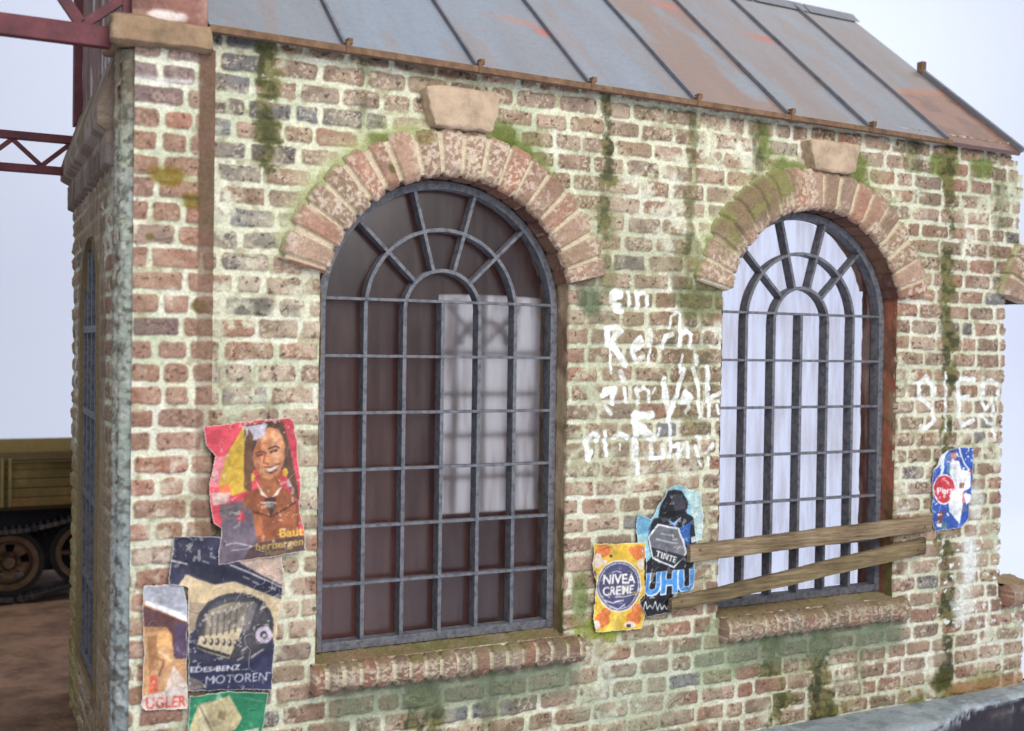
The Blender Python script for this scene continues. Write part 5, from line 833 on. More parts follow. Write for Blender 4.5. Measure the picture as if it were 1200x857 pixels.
def sill(x0, x1, seed, moss):
    us = np.arange(x0, x1, .006); so = np.concatenate([np.linspace(0, 1, 10), np.linspace(1, 2, 28)[1:], np.linspace(2, 3, 36)[1:]])
    U, S_ = np.meshgrid(us, so)
    yy = np.where(S_ < 1, .02-.11*S_, np.where(S_ < 2, -.09, -.09+.25*(S_-2))); zz = np.where(S_ < 1, .672, np.where(S_ < 2, .672+.105*(S_-1), .777+.05*(S_-2)))
    V = S_*.16
    d, k, un, vv = bricks(U, V*0+.06, seed, ch=.12, L0=.102, halfprob=.0, joint=.008, warp=.008, lo=-.2, hi=7, z0=0)
    topm = ss(2.12, 2.3, S_); bm = ss(0, .010, d); bmt = bm*(1-.9*topm)
    r1 = fbm(U, V, 22, seed+1, 3)-.5; r2 = fbm(U, V, 70, seed+2, 2)-.5
    hh = bmt*(.026+.012*(k[..., 1]-.5))+.014*r1+.010*r2+.014*(fbm(U, V, 5, seed+3)-.5)
    rnd = .014*(np.exp(-((S_-1)/.12)**2)+np.exp(-((S_-2)/.12)**2)); hh = hh-rnd
    ny = np.where(S_ < 1, 0, np.where(S_ < 2, 1, .0)); nz = np.where(S_ < 1, -1, np.where(S_ < 2, 0, 1.0))
    k1 = np.exp(-((S_-1)/.1)**2); k2 = np.exp(-((S_-2)/.1)**2); ny = np.clip(ny+.7*k2+.7*k1, 0, 1); nz = nz*(1-.3*k2)
    c = PAL[(k[..., 2]*len(PAL)).astype(int) % len(PAL)]*.93; c = c*(1+.3*r1)[..., None]
    c = mix(c, (202, 192, 166), (1-bm)*(1-topm)*.9); c = mix(c, (216, 206, 186), ss(.46, .62, fbm(U, V, 60, seed+4, 4)-.03+.08*ss(1.2,1.9,S_))*.75*ss(.30, .50, fbm(U, V, 4, seed+5))*ss(2.1, 1.9, S_)*.8)
    c = mix(c, (142, 122, 88), topm*.8); c = mix(c, (116, 112, 66) if moss else (152, 130, 100), topm*ss(.42, .6, fbm(U, V, 4, seed+6))*.7)
    c = mix(c, (122, 114, 70), ss(1.75, 2.05, S_)*ss(.48, .64, fbm(U, V, 5, seed+7))*(.7 if moss else .35))
    c = mix(c, (150, 146, 122), ss(.45, .65, fbm(U, V, 3, seed+8))*.35)
    P = np.stack([U, yy-ny*hh, zz+nz*hh], -1)
    for e in (0, -1): P[:, e, 1] = np.maximum(P[:, e, 1], .02)
    for e in (0, -1):
        s = 1 if e == 0 else -2
        P[:, e, 0] = P[:, s, 0]
    a = GM(); a.grid(P, lin(np.clip(c, 0, 255))); return a.build('window_sill', M['brick'], house)
sill(-.105, 1.60, 31, True); sill(D2-.06, D2+1.575, 32, False); sill(5.335, 5.66, 33, False)
def reveal(x0, right_col):
    a0 = math.asin((ZA-ZC)/RI)
    path = [(XO0, z) for z in np.linspace(.79, ZA, 170)]+[(CX-RI*math.cos(a), ZC+RI*math.sin(a)) for a in np.linspace(a0, math.pi-a0, 160)]+[(XO1, z) for z in np.linspace(ZA, .79, 170)]
    p = np.array(path); yv = np.linspace(-.006, .34, 40); s_ = np.cumsum(np.r_[0, np.hypot(*np.diff(p, axis=0).T)])
    YR, SR_ = np.meshgrid(yv, s_); n = .022*(fbm(YR, SR_, 11, 7, 4)-.5)
    nx = np.clip((CX-p[:, 0])/RI, -1, 1)[:, None]; nz = -np.clip((p[:, 1]-ZA)/RI, 0, 1)[:, None]
    c = np.broadcast_to(np.array(right_col, float), YR.shape+(3,)); c = mix(c, (112, 84, 66), ss(.45, .65, fbm(YR, SR_, 5, 9))*.6); c = mix(c, (150, 140, 104), ss(.55, .7, fbm(YR, SR_, 3, 10))*ss(.12, .0, YR)*.7)
    c = mix(c, (104, 112, 52), ss(5.6, 6.3, SR_)*ss(.1, .02, YR)*.7)
    a = GM(); a.grid(np.stack([x0+p[:, :1]+nx*n, YR, p[:, 1:]+nz*n], -1), lin(c)); a.build('window_reveal', M['plaster'], house)
reveal(0, (186, 160, 130)); reveal(D2, (160, 100, 78))

# windows ------------------------------------------------------------------------
cw, rh, Z0 = .24, .326, 2.83; WX = .72; BY0 = .125
def make_window(x0):
    f = MB(); w_ = .046; ro = 3*cw+w_/2
    f.arc(WX, ZC, ro, w_, BY0-.012, BY0+.075, 0, math.pi, 60)
    for s in (-1, 1): f.box((WX+s*ro-w_/2, BY0-.012, .826), (WX+s*ro+w_/2, BY0+.075, ZC))
    f.box((WX-ro+w_/2, BY0-.0125, .826), (WX+ro-w_/2, BY0+.0745, .876))
    fr = f.build('window', M['iron'], house, .004)
    b_ = MB()
    for u in range(1, 6):
        zt = ZC if u != 3 else Z0
        b_.box((u*cw-.0115, BY0-.004, .874), (u*cw+.0115, BY0+.078, zt))
    for k_ in range(6): b_.box((0, BY0-.009, Z0-k_*rh-.0085), (6*cw, BY0+.034, Z0-k_*rh+.0085))
    for r_ in (cw, 2*cw): b_.arc(WX, ZC, r_, .022, BY0-.0045, BY0+.0765, 0, math.pi, 44)
    for a in (105, 136, 44, 74):
        c_, s_ = math.cos(R(a)), math.sin(R(a))
        b_.bar((WX+c_*(cw+.008), BY0+.036, ZC+s_*(cw+.008)), (WX+c_*3*cw, BY0+.036, ZC+s_*3*cw), .021, .078, (0, 1, 0))
    bars = b_.build('glazing_bars', M['iron'], fr, .002)
    g_ = MB(); pts = [(0, .876), (6*cw, .876)]+[(WX+3*cw*math.cos(a), ZC+3*cw*math.sin(a)) for a in np.linspace(0, math.pi, 40)]
    g_.hull(None, [(x, BY0+.082, z) for x, z in pts], [(x, BY0+.085, z) for x, z in pts])
    gl_ = g_.build('glass', M['glass'], fr)
    fr.location.x += x0
    return fr
win = make_window(0)
w2 = win.copy(); COL.objects.link(w2); w2.location.x += D2
for ch in win.children:
    k_ = ch.copy(); COL.objects.link(k_); k_.parent = w2
    if 'glass' in ch.name: k_.material_slots[0].link = 'OBJECT'; k_.material_slots[0].material = M['glass_grimy']
# side window
sf = GM(); mb = MB()
for z in (.56, 1.08, 1.6, 2.12, 2.64): mb.box((-1.122, SY-SR, z-.022), (-1.075, SY+SR, z+.022))
for y in (-.46, -.23, 0, .23, .46): mb.box((-1.118, SY+y-.016, .5), (-1.08, SY+y+.016, SZ+math.sqrt(max(0, SR**2-y*y))-.01))
so_ = mb.build('side_window', M['iron'], house, .003)
mb = MB(); pts = [(SY-SR, SB), (SY+SR, SB)]+[(SY+SR*math.cos(a), SZ+SR*math.sin(a)) for a in np.linspace(0, math.pi, 30)]
mb.hull(None, [(-1.095, y, z) for y, z in pts], [(-1.092, y, z) for y, z in pts]).build('glass', M['glass'], so_)

# interior: back wall with a milky window ------------------------------------------
bx0, bx1, bz0, bzs = 1.72, 2.79, 1.14, 3.0; bcx = (bx0+bx1)/2; br = (bx1-bx0)/2
mb = MB(); yb0, yb1 = 2.6, 2.8
mb.box((-1.08, yb0, -.05), (bx0, yb1, 4.1)); mb.box((bx1, yb0, -.05), (2.86, yb1, 4.1)); mb.box((bx0, yb0+.001, -.05), (bx1, yb1-.001, bz0))
ap = [(bcx+br*math.cos(a), bzs+.02*math.sin(a)) for a in np.linspace(math.pi, 0, 24)]
mb.hull(None, [(bx0, yb0+.001, 4.1)]+[(bx0, yb0+.001, bzs)]+[(x, yb0+.001, z) for x, z in ap[1:-1]]+[(bx1, yb0+.001, bzs), (bx1, yb0+.001, 4.1)], [(bx0, yb1-.001, 4.1)]+[(bx0, yb1-.001, bzs)]+[(x, yb1-.001, z) for x, z in ap[1:-1]]+[(bx1, yb1-.001, bzs), (bx1, yb1-.001, 4.1)])
mb.build('back_wall', M['brown_plaster'], house)
mb = MB()
for z in np.arange(bz0+.30, bzs-.3, .36): mb.box((bx0, yb1+.05, z-.02), (bx1, yb1+.09, z+.02))
for i in range(5):
    x = bx0+(bx1-bx0)*i/4; mb.box((x-.018, yb1+.045, bz0), (x+.018, yb1+.085, bzs))
for a in (45, 90, 135): mb.bar((bcx, yb1+.065, bzs-.42), (bcx+.5*math.cos(R(a)), yb1+.065, bzs-.42+.5*math.sin(R(a))), .035, .035, (0, 1, 0))
mb.arc(bcx, bzs-.42, .22, .04, yb1+.04, yb1+.09, 0, math.pi, 30)
bw = mb.build('back_window', M['iron'], house)
mb = MB(); pts = [(bx0, bz0), (bx1, bz0)]+[(bcx+br*math.cos(a), bzs+.02*math.sin(a)) for a in np.linspace(0, math.pi, 30)]
mb.hull(None, [(x, yb1-.06, z) for x, z in pts], [(x, yb1-.045, z) for x, z in pts]).build('glass', M['frosted'], bw)
# partition between the two rooms
# roof -----------------------------------------------------------------------------
ze = lambda x: 4.178-.0142*(x-.03)
ca, sa = math.cos(R(40)), math.sin(R(40)); LR = 1.74/ca
xs = np.arange(-.695, 5.361, .012); sl = np.arange(0, LR+.01, .012); XR, SL = np.meshgrid(xs, sl)
XR = XR-ss(4.5, 5.36, XR)*SL/LR*.12
SEAM = (.03, .82, 1.57, 2.35, 3.11, 3.83, 4.59)
c = np.broadcast_to(np.array((120, 129, 143.)), XR.shape+(3,))
c = mix(c, (120, 124, 130), ss(.4, .65, fbm(XR, SL*.4, 2, 110))*.6); c = mix(c, (126, 120, 118), ss(2.0, 4.2, XR)*.4)
pid = np.digitize(XR, SEAM); rp = np.array([.1, .0, .15, .15, .95, .45, .25, .45, .4])[pid]
c = mix(c, (128, 98, 84), np.clip(rp*ss(.36, .62, fbm(XR, SL*.45, 3.5, 112)+.15*rp), 0, 1)*.85)
c = mix(c, (134, 104, 90), np.clip(ss(.52, .68, fbm(XR*1.4, SL*.35, 4, 113)), 0, 1)*.3)
for (x, s0, wd, am, col_, k) in ((1.50, .80, .50, .9, (160, 112, 100), 1), (1.56, .70, .14, 1.0, (176, 92, 80), 2), (3.05, 1.62, .40, .9, (168, 92, 78), 3), (3.78, 1.33, .36, .95, (166, 88, 74), 4), (2.9, 2.0, .3, .6, (150, 84, 70), 5)):
    m_ = np.exp(-((SL-s0-.10*(x-XR))/.055)**2)*ss(x-wd, x-.05, XR)*ss(x+.03, x-.005, XR); c = mix(c, col_, np.clip(m_*am*(.5+fbm(XR, SL, 9, 114+k)), 0, 1)*.9)
lastp = ss(4.60, 4.62, XR); fl = ss(.98, .90, SL+.25*(5.36-XR)+.08*(fbm(XR, SL, 4, 120)-.5)*2)
c = mix(c, (134, 96, 78), lastp*fl*.95); c = mix(c, (108, 78, 66), lastp*fl*ss(.45, .65, fbm(XR, SL, 5, 121))*.7)
c = mix(c, (158, 106, 80), lastp*np.exp(-((SL+.25*(5.36-XR)-.93)/.05)**2)*.8)
for xsm in SEAM: c = mix(c, (110, 104, 108), np.exp(-((XR-xsm)/.022)**2)*.55)
spk = ss(.76, .80, fbm(XR, SL, 34, 122, 2)); c = mix(c, (110, 106, 110), spk*.35)
c = c*(1+.10*(fbm(XR, SL*.3, 6, 123)-.5))[..., None]
bump = .006*(fbm(XR, SL, 1.6, 124)-.5)+.003*(fbm(XR, SL, 5, 125)-.5)
ny, nz = -sa, ca
PR = np.stack([XR, -.10+SL*ca+ny*bump, ze(XR)+SL*sa+nz*bump], -1)
rf = GM(); rf.grid(PR, lin(np.clip(c, 0, 255)))
P2 = PR.copy(); P2[..., 1] -= ny*.03; P2[..., 2] -= nz*.03; rf.grid(P2[::8, ::8], lin((92, 84, 84)), flip=True)
rf.grid(np.stack([PR[:, -1], P2[:, -1]], 1), lin((112, 86, 84)), flip=False); rf.grid(np.stack([PR[0], P2[0]], 0), lin((112, 86, 84)), flip=True)
# rear slope
RY = -.10+LR*ca; RZ = lambda x: ze(x)+LR*sa
xb = np.linspace(-.695, 5.24, 40); sb = np.linspace(0, 1.15, 12); XB, SB_ = np.meshgrid(xb, sb)
rf.grid(np.stack([XB, RY+SB_*ca, ze(XB)+LR*sa-SB_*sa-.004], -1), lin((150, 156, 166)))
roof = rf.build('roof', M['sheet'], house)
def onroof(x, s, h=0): return Vector((x, -.10+s*ca+ny*h, ze(x)+s*sa+nz*h))
for x in SEAM:
    mb = MB(); x1 = x-ss(4.5, 5.36, np.array(x))*.10
    a0, a1 = .02, LR-.01
    P0 = [onroof(x-.014, a0, 0), onroof(x+.014, a0, 0), onroof(x+.009, a0, .024), onroof(x-.009, a0, .024)]; P1 = [onroof(x1-.014, a1, 0), onroof(x1+.014, a1, 0), onroof(x1+.009, a1, .024), onroof(x1-.009, a1, .024)]
    mb.hull(None, P0, P1).build('standing_seam', M['seam'], roof, .003)
    if x < 4:
        mb = MB(); mb.box((x-.006, -.135, ze(x)-.03), (x+.018, -.10, ze(x)+.035)); mb.box((x+.005, -.128, ze(x)+.022), (x+.034, -.075, ze(x)+.055))
        mb.build('seam_clip', M['rust'], roof, .004)
mb = MB(); mb.hull(None, [onroof(5.33, .0, 0), onroof(5.372, 0, 0), onroof(5.368, 0, .04), onroof(5.334, 0, .04)], [onroof(5.265, 1.22, 0), onroof(5.315, 1.22, 0), onroof(5.311, 1.22, .04), onroof(5.27, 1.22, .04)])
mb.build('verge_batten', M['seam'], roof, .004)
mb = MB(); mb.box((5.262, -.10+1.22*ca-.03, ze(5.3)+1.22*sa), (5.31, -.10+1.22*ca+.03, ze(5.3)+1.22*sa+.10)); mb.build('batten_clip', M['rust'], roof, .006)
mb = MB(); mb.hull(None, [(-.70, -.128, ze(-.7)-.026), (-.70, -.10, ze(-.7)-.026), (-.70, -.10, ze(-.7)+.014), (-.70, -.128, ze(-.7)+.012)], [(4.60, -.128, ze(4.6)-.024), (4.60, -.10, ze(4.6)-.024), (4.60, -.10, ze(4.6)+.010), (4.60, -.128, ze(4.6)+.008)])
mb.build('eave_strip', M['rust'], roof, .003)
mb = MB()
for i in range(10):
    x = -.6+i*.59
    mb.hull(None, [(x, RY-.10, RZ(x)-.07), (x, RY, RZ(x)+.03), (x, RY+.10, RZ(x)-.07), (x, RY, RZ(x)-.02)], [(x+.57, RY-.10, RZ(x+.57)-.07), (x+.57, RY, RZ(x+.57)+.03), (x+.57, RY+.10, RZ(x+.57)-.07), (x+.57, RY, RZ(x+.57)-.02)])
mb.build('ridge_cap', M['seam'], roof)
# ------------------------------------------------------------------ base edge
ks = GM(); xs = np.arange(-1.4, 5.75, .012)
front = -.46+.24*ss(4.0, 4.9, xs)+.03*ss(4.9, 5.4, xs)+.035*(fbm(xs, xs*0, 3.1, 130)-.5)*2+.03*(fbm(xs, xs*0, 13, 131)-.5)
s_ = np.concatenate([np.linspace(0, 1, 40), np.linspace(1, 2, 30)[1:]]); XK, SK = np.meshgrid(xs, s_)
FK = np.broadcast_to(front, XK.shape); n = fbm(XK, SK, 6, 132)-.5
yk = np.where(SK < 1, .05+(FK-.05)*SK, FK-.02*n*4*(SK-1)+.05*np.abs(fbm(XK, SK, 9, 133)-.5)); zk = np.where(SK < 1, .003-.012*(fbm(XK, SK, 5, 134)-.5)-.03*ss(.85, 1.0, SK+.3*n), -.03-.75*(SK-1))
c = np.broadcast_to(np.array((150, 160, 166.)), XK.shape+(3,)); c = mix(c, (176, 184, 188), ss(.45, .65, fbm(XK, yk, 5, 135))*.6); c = mix(c, (116, 122, 124), ss(.5, .7, fbm(XK, yk, 9, 136))*.5)
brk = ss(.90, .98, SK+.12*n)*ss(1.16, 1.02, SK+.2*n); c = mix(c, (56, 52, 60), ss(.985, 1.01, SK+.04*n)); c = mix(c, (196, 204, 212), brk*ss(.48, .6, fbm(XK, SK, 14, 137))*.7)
c = mix(c, (96, 88, 88), ss(1.02, 1.1, SK)*ss(.5, .7, fbm(XK, SK*.6, 3, 138))*.6)
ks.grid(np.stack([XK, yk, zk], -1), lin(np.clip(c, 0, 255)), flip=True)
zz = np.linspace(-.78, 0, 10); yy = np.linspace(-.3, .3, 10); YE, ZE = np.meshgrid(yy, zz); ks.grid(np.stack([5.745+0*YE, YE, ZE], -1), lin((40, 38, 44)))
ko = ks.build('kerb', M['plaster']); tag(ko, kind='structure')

# ------------------------------------------------------------------ posters
def text_tris(s, bold):
    cu = bpy.data.curves.new('glyphs', 'FONT'); cu.body = s; cu.size = 1.0; cu.offset = max(-.004, bold*.8); cu.resolution_u = 3
    o = bpy.data.objects.new('glyphs', cu); COL.objects.link(o)
    bpy.context.view_layer.update()
    me = bpy.data.meshes.new_from_object(o.evaluated_get(bpy.context.evaluated_depsgraph_get())); me.calc_loop_triangles()
    v = np.array([q.co[:2] for q in me.vertices]); t = np.array([q.vertices[:] for q in me.loop_triangles])
    bpy.data.objects.remove(o); bpy.data.meshes.remove(me); bpy.data.curves.remove(cu)
    return v, t
def poster(name, key, label, cat, seed, dst=.0028, lift=0.0, fade=.22):
    d = POSTERS[key]; ol = np.array(d['outline']); x0, z0 = ol.min(0)-.01; x1, z1 = ol.max(0)+.01
    xs = np.arange(x0, x1, dst); zs = np.arange(z0, z1, dst); X, Zz = np.meshgrid(xs, zs)
    wx = X+.006*(fbm(X, Zz, 16, seed)-.5); wz = Zz+.006*(fbm(X, Zz, 16, seed+1)-.5)
    c = np.full(X.shape+(3,), 200.0)
    for op in d['ops']:
        if op[0] == 'p':
            m = pip(wx, wz, op[2]); c[m] = op[1]
        elif op[0] == 'l':
            m = ss(op[2], op[2]*.45, dline(wx, wz, op[3])); c = mix(c, op[1], m)
        else:
            _, col, s, p0, p1, hh, bold = op
            v, t = text_tris(s, bold); mn, mx = v.min(0), v.max(0)
            u = (np.array(p1)-np.array(p0))/(mx[0]-mn[0]); up = np.array((-(p1[1]-p0[1])*.6, p1[0]-p0[0])); up = up/np.linalg.norm(up)*hh/max(.3, mx[1]-max(mn[1], 0))
            w_ = np.array(p0)+(v[:, :1]-mn[0])*u+(v[:, 1:])*up
            m = np.zeros(X.shape, bool)
            for tri in t:
                a, b, q = w_[tri]
                bx = (X >= min(a[0], b[0], q[0])) & (X <= max(a[0], b[0], q[0])) & (Zz >= min(a[1], b[1], q[1])) & (Zz <= max(a[1], b[1], q[1]))
                if not bx.any(): continue
                px, pz = X[bx], Zz[bx]
                e = lambda A, B: (B[0]-A[0])*(pz-A[1])-(B[1]-A[1])*(px-A[0])
                s1, s2, s3 = e(a, b), e(b, q), e(q, a); m[bx] |= ((s1 >= 0) & (s2 >= 0) & (s3 >= 0)) | ((s1 <= 0) & (s2 <= 0) & (s3 <= 0))
            c[m] = col
    for _ in range(2):
        for ax in (0, 1): c = (np.roll(c, 1, ax)+2*c+np.roll(c, -1, ax))/4
    # scuffs, creases and fading of the print
    c = c*(1+.42*(fbm(X, Zz, 11, seed+2)-.5)+.30*(fbm(X, Zz, 55, seed+3, 3)-.5))[..., None]
    gr = c.mean(-1, keepdims=True); c = c*.80+gr*.16+7
    cr = np.abs(fbm(X, Zz, 5, seed+4, 3)-.5); crease = ss(.010, .0, cr)*ss(.45, .6, fbm(X, Zz, 7, seed+5))
    c = mix(c, (214, 206, 198), crease*.5); sc = ss(.63, .70, fbm(X, Zz, 38, seed+6, 3))*ss(.42, .6, fbm(X, Zz, 6, seed+7)); c = mix(c, (226, 218, 208), sc*fade*2)
    olp = d['outline']; jx = X+.012*(fbm(X, Zz, 20, seed+8)-.5); jz = Zz+.012*(fbm(X, Zz, 20, seed+9)-.5)
    ins = pip(jx, jz, olp); ed = dline(jx, jz, olp+[olp[0]]); c = mix(c, (232, 226, 216), ss(.007, .002, ed)*.75)
    base = -.036-.062*ss(-.36, -.70, X)-lift
    Y = base-.030*(fbm(X, Zz, 4, seed+10, 3)-.5)-.024*(fbm(X, Zz, 13, seed+11, 2)-.5)-.012*ss(.03, .0, ed)*ss(.5, .7, fbm(X, Zz, 5, seed+12))-.006*ss(.02, .0, cr)
    g_ = GM(); mk = ins[:-1, :-1] & ins[1:, 1:] & ins[:-1, 1:] & ins[1:, :-1]
    g_.grid(np.stack([X, Y, Zz], -1), lin(np.clip(c, 0, 255)), mk)
    g_.grid(np.stack([X, Y+.003, Zz], -1), lin((206, 198, 184)), mk, flip=True)
    return tag(g_.build(name, M['paper']), label, cat, 'paper posters pasted on the brick wall')
poster('torn_poster', 'torn', 'tall torn tan and purple poster with red lettering at the very corner of the wall', 'poster', 201, lift=.0)
poster('engine_poster', 'motor', 'dark blue and tan poster with a round engine picture and white lettering', 'poster', 211, lift=.008)
poster('tent_poster', 'green', 'green poster with a beige tent below the dark engine poster', 'poster', 221, lift=.016)
poster('portrait_poster', 'portrait', 'red and yellow poster of a smiling girl with braids in a brown jacket', 'poster', 231, lift=.020)
poster('ink_poster', 'ink', 'light blue poster of a black ink bottle with big blue letters below', 'poster', 251)
poster('cream_poster', 'cream', 'yellow and orange poster with a round dark blue emblem in the middle', 'poster', 241, lift=.006)
poster('soap_poster', 'soap', 'blue poster with a red disc and a woman in white, right of the second window', 'poster', 261, fade=.5)

# ------------------------------------------------------------------ boards nailed across the right window
def wood_mat(name, cols, ang):
    m, N, L, b = nodes(name)
    tc = N.new('ShaderNodeTexCoord'); mp = N.new('ShaderNodeMapping'); mp.inputs['Scale'].default_value = (1.6, 12, 26); mp.inputs['Rotation'].default_value = (0, ang, 0)
    L.new(tc.outputs['Object'], mp.inputs['Vector'])
    n = N.new('ShaderNodeTexNoise'); n.inputs['Scale'].default_value = 2.2; n.inputs['Detail'].default_value = 9; n.inputs['Roughness'].default_value = .7; L.new(mp.outputs['Vector'], n.inputs['Vector'])
    n3 = N.new('ShaderNodeTexNoise'); n3.inputs['Scale'].default_value = 3.5; n3.inputs['Detail'].default_value = 4; L.new(tc.outputs['Object'], n3.inputs['Vector'])
    ad = N.new('ShaderNodeMath'); ad.operation = 'MULTIPLY_ADD'; ad.inputs[1].default_value = .4; L.new(n3.outputs['Fac'], ad.inputs[0]); L.new(n.outputs['Fac'], ad.inputs[2])
    cr = N.new('ShaderNodeValToRGB'); e = cr.color_ramp.elements
    while len(e) < len(cols): e.new(.5)
    for i, c in enumerate(cols): e[i].position = .50+.42*i/(len(cols)-1); e[i].color = (*lin(c), 1)
    L.new(ad.outputs[0], cr.inputs['Fac']); L.new(cr.outputs['Color'], b.inputs['Base Color'])
    bp = N.new('ShaderNodeBump'); bp.inputs['Strength'].default_value = .8; bp.inputs['Distance'].default_value = .008; L.new(n.outputs['Fac'], bp.inputs['Height']); L.new(bp.outputs['Normal'], b.inputs['Normal'])
    b.inputs['Roughness'].default_value = .85; return m
def plank(name, a, b, ha, hb, y, mat, label, seed):
    a = np.array(a); b = np.array(b); n = 90; mk = GM()
    t = np.linspace(0, 1, n); prof = [(-.5, 0), (-.46, -.012), (-.2, -.016), (.1, -.015), (.46, -.012), (.5, 0), (.5, .026), (-.5, .026), (-.5, 0)]
    P = np.zeros((len(prof), n, 3))
    for i, (q, yo) in enumerate(prof):
        e = .010*(fbm(t*5, t*0+i*.03*(q > 0)+seed, 2.5, seed)-.5)+.006*(fbm(t*5, t*0+q, 9, seed+2)-.5)
        P[i, :, 0] = a[0]+(b[0]-a[0])*t; P[i, :, 2] = a[1]+(b[1]-a[1])*t+q*(ha+(hb-ha)*t)+e; P[i, :, 1] = y+yo
    mk.grid(P, np.array((.4, .3, .2)))
    for e in (0, -1):
        V = P[:-1, e]; V2 = np.vstack([V, V.mean(0)]); k = len(V)
        mk.raw(V2, [(i, (i+1) % k, k, k) for i in range(0)] or [(0, 1, 6, 7), (1, 2, 5, 6), (2, 3, 4, 5)], (.4, .3, .2))
    o = mk.build(name, mat, smooth=False); tag(o, label, 'plank', 'boards nailed across the right window'); 
    for s, f in ((.035, .2), (.965, -.15)):
        mb = MB(); p = a+(b-a)*s; mb.cyl((p[0], y-.022, p[1]+f*ha), (p[0], y-.008, p[1]+f*ha), .008, n=10).build('nail', M['rust'], o)
    return o
M['planks'] = wood_mat('weathered plank wood', [(70, 56, 42), (118, 98, 72), (146, 126, 98), (172, 158, 134)], -.05)
M['planks2'] = wood_mat('damp plank wood', [(58, 48, 34), (102, 86, 60), (128, 110, 78), (152, 136, 106)], -.11)
plank('plank', (2.385, 1.250), (4.525, 1.327), .112, .118, -.062, M['planks'], 'upper board across the right window, ending beside the blue poster', 301)
plank('plank', (2.235, .930), (4.452, 1.170), .085, .122, -.078, M['planks2'], 'lower more tilted board across the right window, rising from the ink poster', 305)

# ------------------------------------------------------------------ steel trusses at the left
def truss(label, y, zb, zt, x0, x1, per, ch, post):
    t = empty('roof_truss', (x1, y, zb)); tag(t, label, 'truss', 'dark red steel trusses left of the building')
    for nm, z in (('bottom_chord', zb), ('top_chord', zt)):
        MB().box((x0, y-.03, z-ch/2), (x1, y+.03, z+ch/2)).build(nm, M['red_steel'], t, .006)
    x = x1-.06 if not post else -1.31; up = post
    while x-per/2 > x0:
        z0, z1 = (zb+ch/2, zt-ch/2) if up else (zt-ch/2, zb+ch/2)
        MB().bar((x, y, z0), (x-per/2, y, z1), ch*.55, .03, (0, 1, 0)).build('brace', M['red_steel'], t, .003); up = not up; x -= per/2
    return t
tr1 = truss('nearer dark red truss resting against the cap stone of the corner pilaster', -.0, 4.092, 4.80, -4.6, -1.17, .86, .105, True)
MB().box((-1.115, -.02, 4.19), (-1.075, .03, 4.80)).build('post', M['red_steel'], tr1, .004)
MB().bar((-1.30, .0, 4.14), (-1.085, .0, 4.32), .045, .03, (0, 1, 0)).build('brace', M['red_steel'], tr1, .003)
truss('farther slim dark red truss with zigzag bracing meeting the far end of the side wall', 2.4, 3.748, 3.97, -5.2, -1.10, .37, .055, False)

# ------------------------------------------------------------------ tracked vehicle in the yard
VY = 5.9
tv = empty('tracked_vehicle', (-3.0, 6.8, 0)); tag(tv, 'dusty olive tracked carrier with a planked load bed standing behind the building', 'tracked vehicle')
bd = GM(); xs = np.arange(-4.2, -.28, .02); zs = np.arange(.94, 1.486, .006); X, Zz = np.meshgrid(xs, zs)
pk = (Zz-.94)/.091; gr = np.abs((pk % 1)-.5)*2; gv = ss(.88, .98, gr)
yy = VY+.012*gv-.03*(Zz > 1.376)
c = np.broadcast_to(np.array((126, 112, 68.)), X.shape+(3,)); c = mix(c, (96, 82, 46), ss(.45, .65, fbm(X, Zz*.6, 2.4, 140))*.8); c = mix(c, (150, 100, 62), ss(.5, .7, fbm(X, Zz*.8, 3, 141))*ss(1.2, 1.0, Zz)*.7); c = mix(c, (100, 84, 58), (Zz > 1.376)*.75); c = mix(c, (62, 48, 30), gv*.7)
bd.grid(np.stack([X, yy, Zz], -1), lin(c)); bd.box((-4.2, VY+.02, .94), (-.28, VY+.07, 1.47), lin((110, 92, 54))); bd.box((-4.2, VY+1.75, .94), (-.28, VY+1.80, 1.47), lin((110, 92, 54))); bd.box((-.33, VY+.07, .94), (-.28, VY+1.75, 1.47), lin((110, 92, 54))); bd.box((-4.2, VY+.07, .94), (-4.15, VY+1.75, 1.47), lin((110, 92, 54))); bd.box((-4.15, VY+.07, .90), (-.33, VY+1.75, .96), lin((90, 76, 50)))
bed = bd.build('cargo_bed', M['plaster'], tv)
for x in (-1.47, -1.40, -3.05, -2.98): MB().box((x-.014, VY-.05, .95), (x+.014, VY-.004, 1.42)).build('stake', M['olive'], bed, .004)
MB().box((-4.3, VY+.40, .22), (-.35, VY+1.45, .89)).box((-5.4, VY+.3, .5), (-4.301, VY+1.5, .9)).build('chassis', M['near_black'], tv, .03)  # chassis made tall and black to colour in the shade under the bed
cb = MB(); cb.hull(None, [(-5.6, VY+.02, .8), (-4.35, VY+.02, .8), (-4.35, VY+.02, 1.95), (-4.9, VY+.02, 1.95), (-5.15, VY+.02, 1.4), (-5.6, VY+.02, 1.3)], [(-5.6, VY+1.78, .8), (-4.35, VY+1.78, .8), (-4.35, VY+1.78, 1.95), (-4.9, VY+1.78, 1.95), (-5.15, VY+1.78, 1.4), (-5.6, VY+1.78, 1.3)])
cab = cb.build('cab', M['olive'], tv, .05)
MB().box((-4.85, VY+.005, 1.45), (-4.45, VY+.018, 1.85)).build('cab_window', M['near_black'], cab)
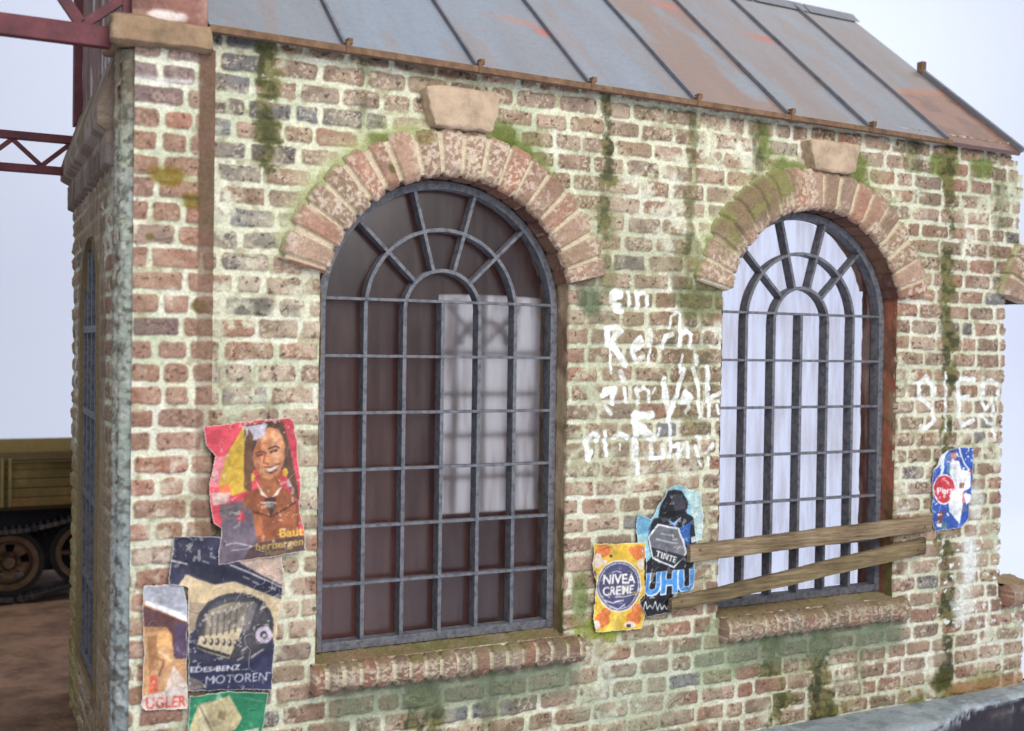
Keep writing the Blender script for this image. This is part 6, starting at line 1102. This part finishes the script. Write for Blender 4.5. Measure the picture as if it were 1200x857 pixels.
def wheel(x, z, r, spoked, far=0):
    y0 = VY+.06+far; mb = MB(); n = 40
    mb.arc(x, z, r-.028, .056, y0, y0+.12, 0, 2*math.pi, n); w_ = mb.build('road_wheel', M['rubber'], tv, .008)
    mb = MB(); mb.arc(x, z, r-.078, .05, y0-.014, y0+.10, 0, 2*math.pi, n)
    if spoked:
        for i in range(6): a = i*math.pi/3; mb.bar((x+.05*math.cos(a), y0+.03, z+.05*math.sin(a)), (x+(r-.09)*math.cos(a), y0+.03, z+(r-.09)*math.sin(a)), .035, .03, (0, 1, 0))
    else:
        # dished disc with five oval holes
        bm = mb.bm; ri, ro_ = .07, r-.10; N_ = 60; rings = []
        for q in np.linspace(0, 1, 9):
            rad = ri+(ro_-ri)*q; rings.append([bm.verts.new((x+rad*math.cos(2*math.pi*i/N_), y0+.05-.05*math.sin(q*3.1), z+rad*math.sin(2*math.pi*i/N_))) for i in range(N_)])
        for k in range(8):
            for i in range(N_):
                if 2 <= k <= 5 and (i % 12) < 5: continue
                bm.faces.new((rings[k][i], rings[k][(i+1) % N_], rings[k+1][(i+1) % N_], rings[k+1][i]))
    mb.build('rim', M['rusty_wheel'], w_)
    mb = MB(); mb.cyl((x, y0-.05, z), (x, y0+.1, z), .05, .075, 18)
    for i in range(5): a = i*2*math.pi/5; mb.cyl((x+.085*math.cos(a), y0-.02, z+.085*math.sin(a)), (x+.085*math.cos(a), y0+.04, z+.085*math.sin(a)), .014, n=8)
    mb.build('hub', M['rusty_wheel'], w_, .006)
for x in (-1.40, -2.14, -2.88, -3.62): wheel(x, .385, .325, False)
wheel(-.70, .45, .33, True); wheel(-4.45, .55, .34, True)
for x in (-1.40, -2.14, -2.88, -3.62): wheel(x, .385, .325, False, 1.5)
pts = []
for i in range(60): pts.append((-.62-i*3.9/60, .70+.07*abs(math.sin(i*.32))*0-.0+(.14*max(0, 1-i/11)**1.3)))
for i in range(16): a = math.pi/2+math.pi*i/15; pts.append((-4.5+.42*math.cos(a), .52+.37*math.sin(a)*(.6 if a < math.pi else 1.0)))
for i in range(52): pts.append((-4.2+i*2.9/52, .035))
for i in range(12): pts.append((-1.25+i*.5/12, .035+.12*(i/12)**1.4))
for i in range(12): a = -math.pi/2+math.pi*i/11; pts.append((-.68+.40*math.cos(a), .47+.36*math.sin(a)))
mb = MB(); L_ = len(pts)
for i in range(L_):
    p = Vector((pts[i][0], 0, pts[i][1])); q = Vector((pts[(i+1) % L_][0], 0, pts[(i+1) % L_][1])); d = q-p
    if d.length < .012: continue
    mid = (p+q)/2; d.normalize(); mb.bar((mid.x-d.x*.028, VY+.13, mid.z-d.z*.028), (mid.x+d.x*.028, VY+.13, mid.z+d.z*.028), .32, .034, (d.z, 0, -d.x))
    mb.bar((mid.x-d.x*.010, VY+.11, mid.z-d.z*.010), (mid.x+d.x*.010, VY+.11, mid.z+d.z*.010), .05, .085, (d.z, 0, -d.x))
mb.build('track', M['track'], tv)
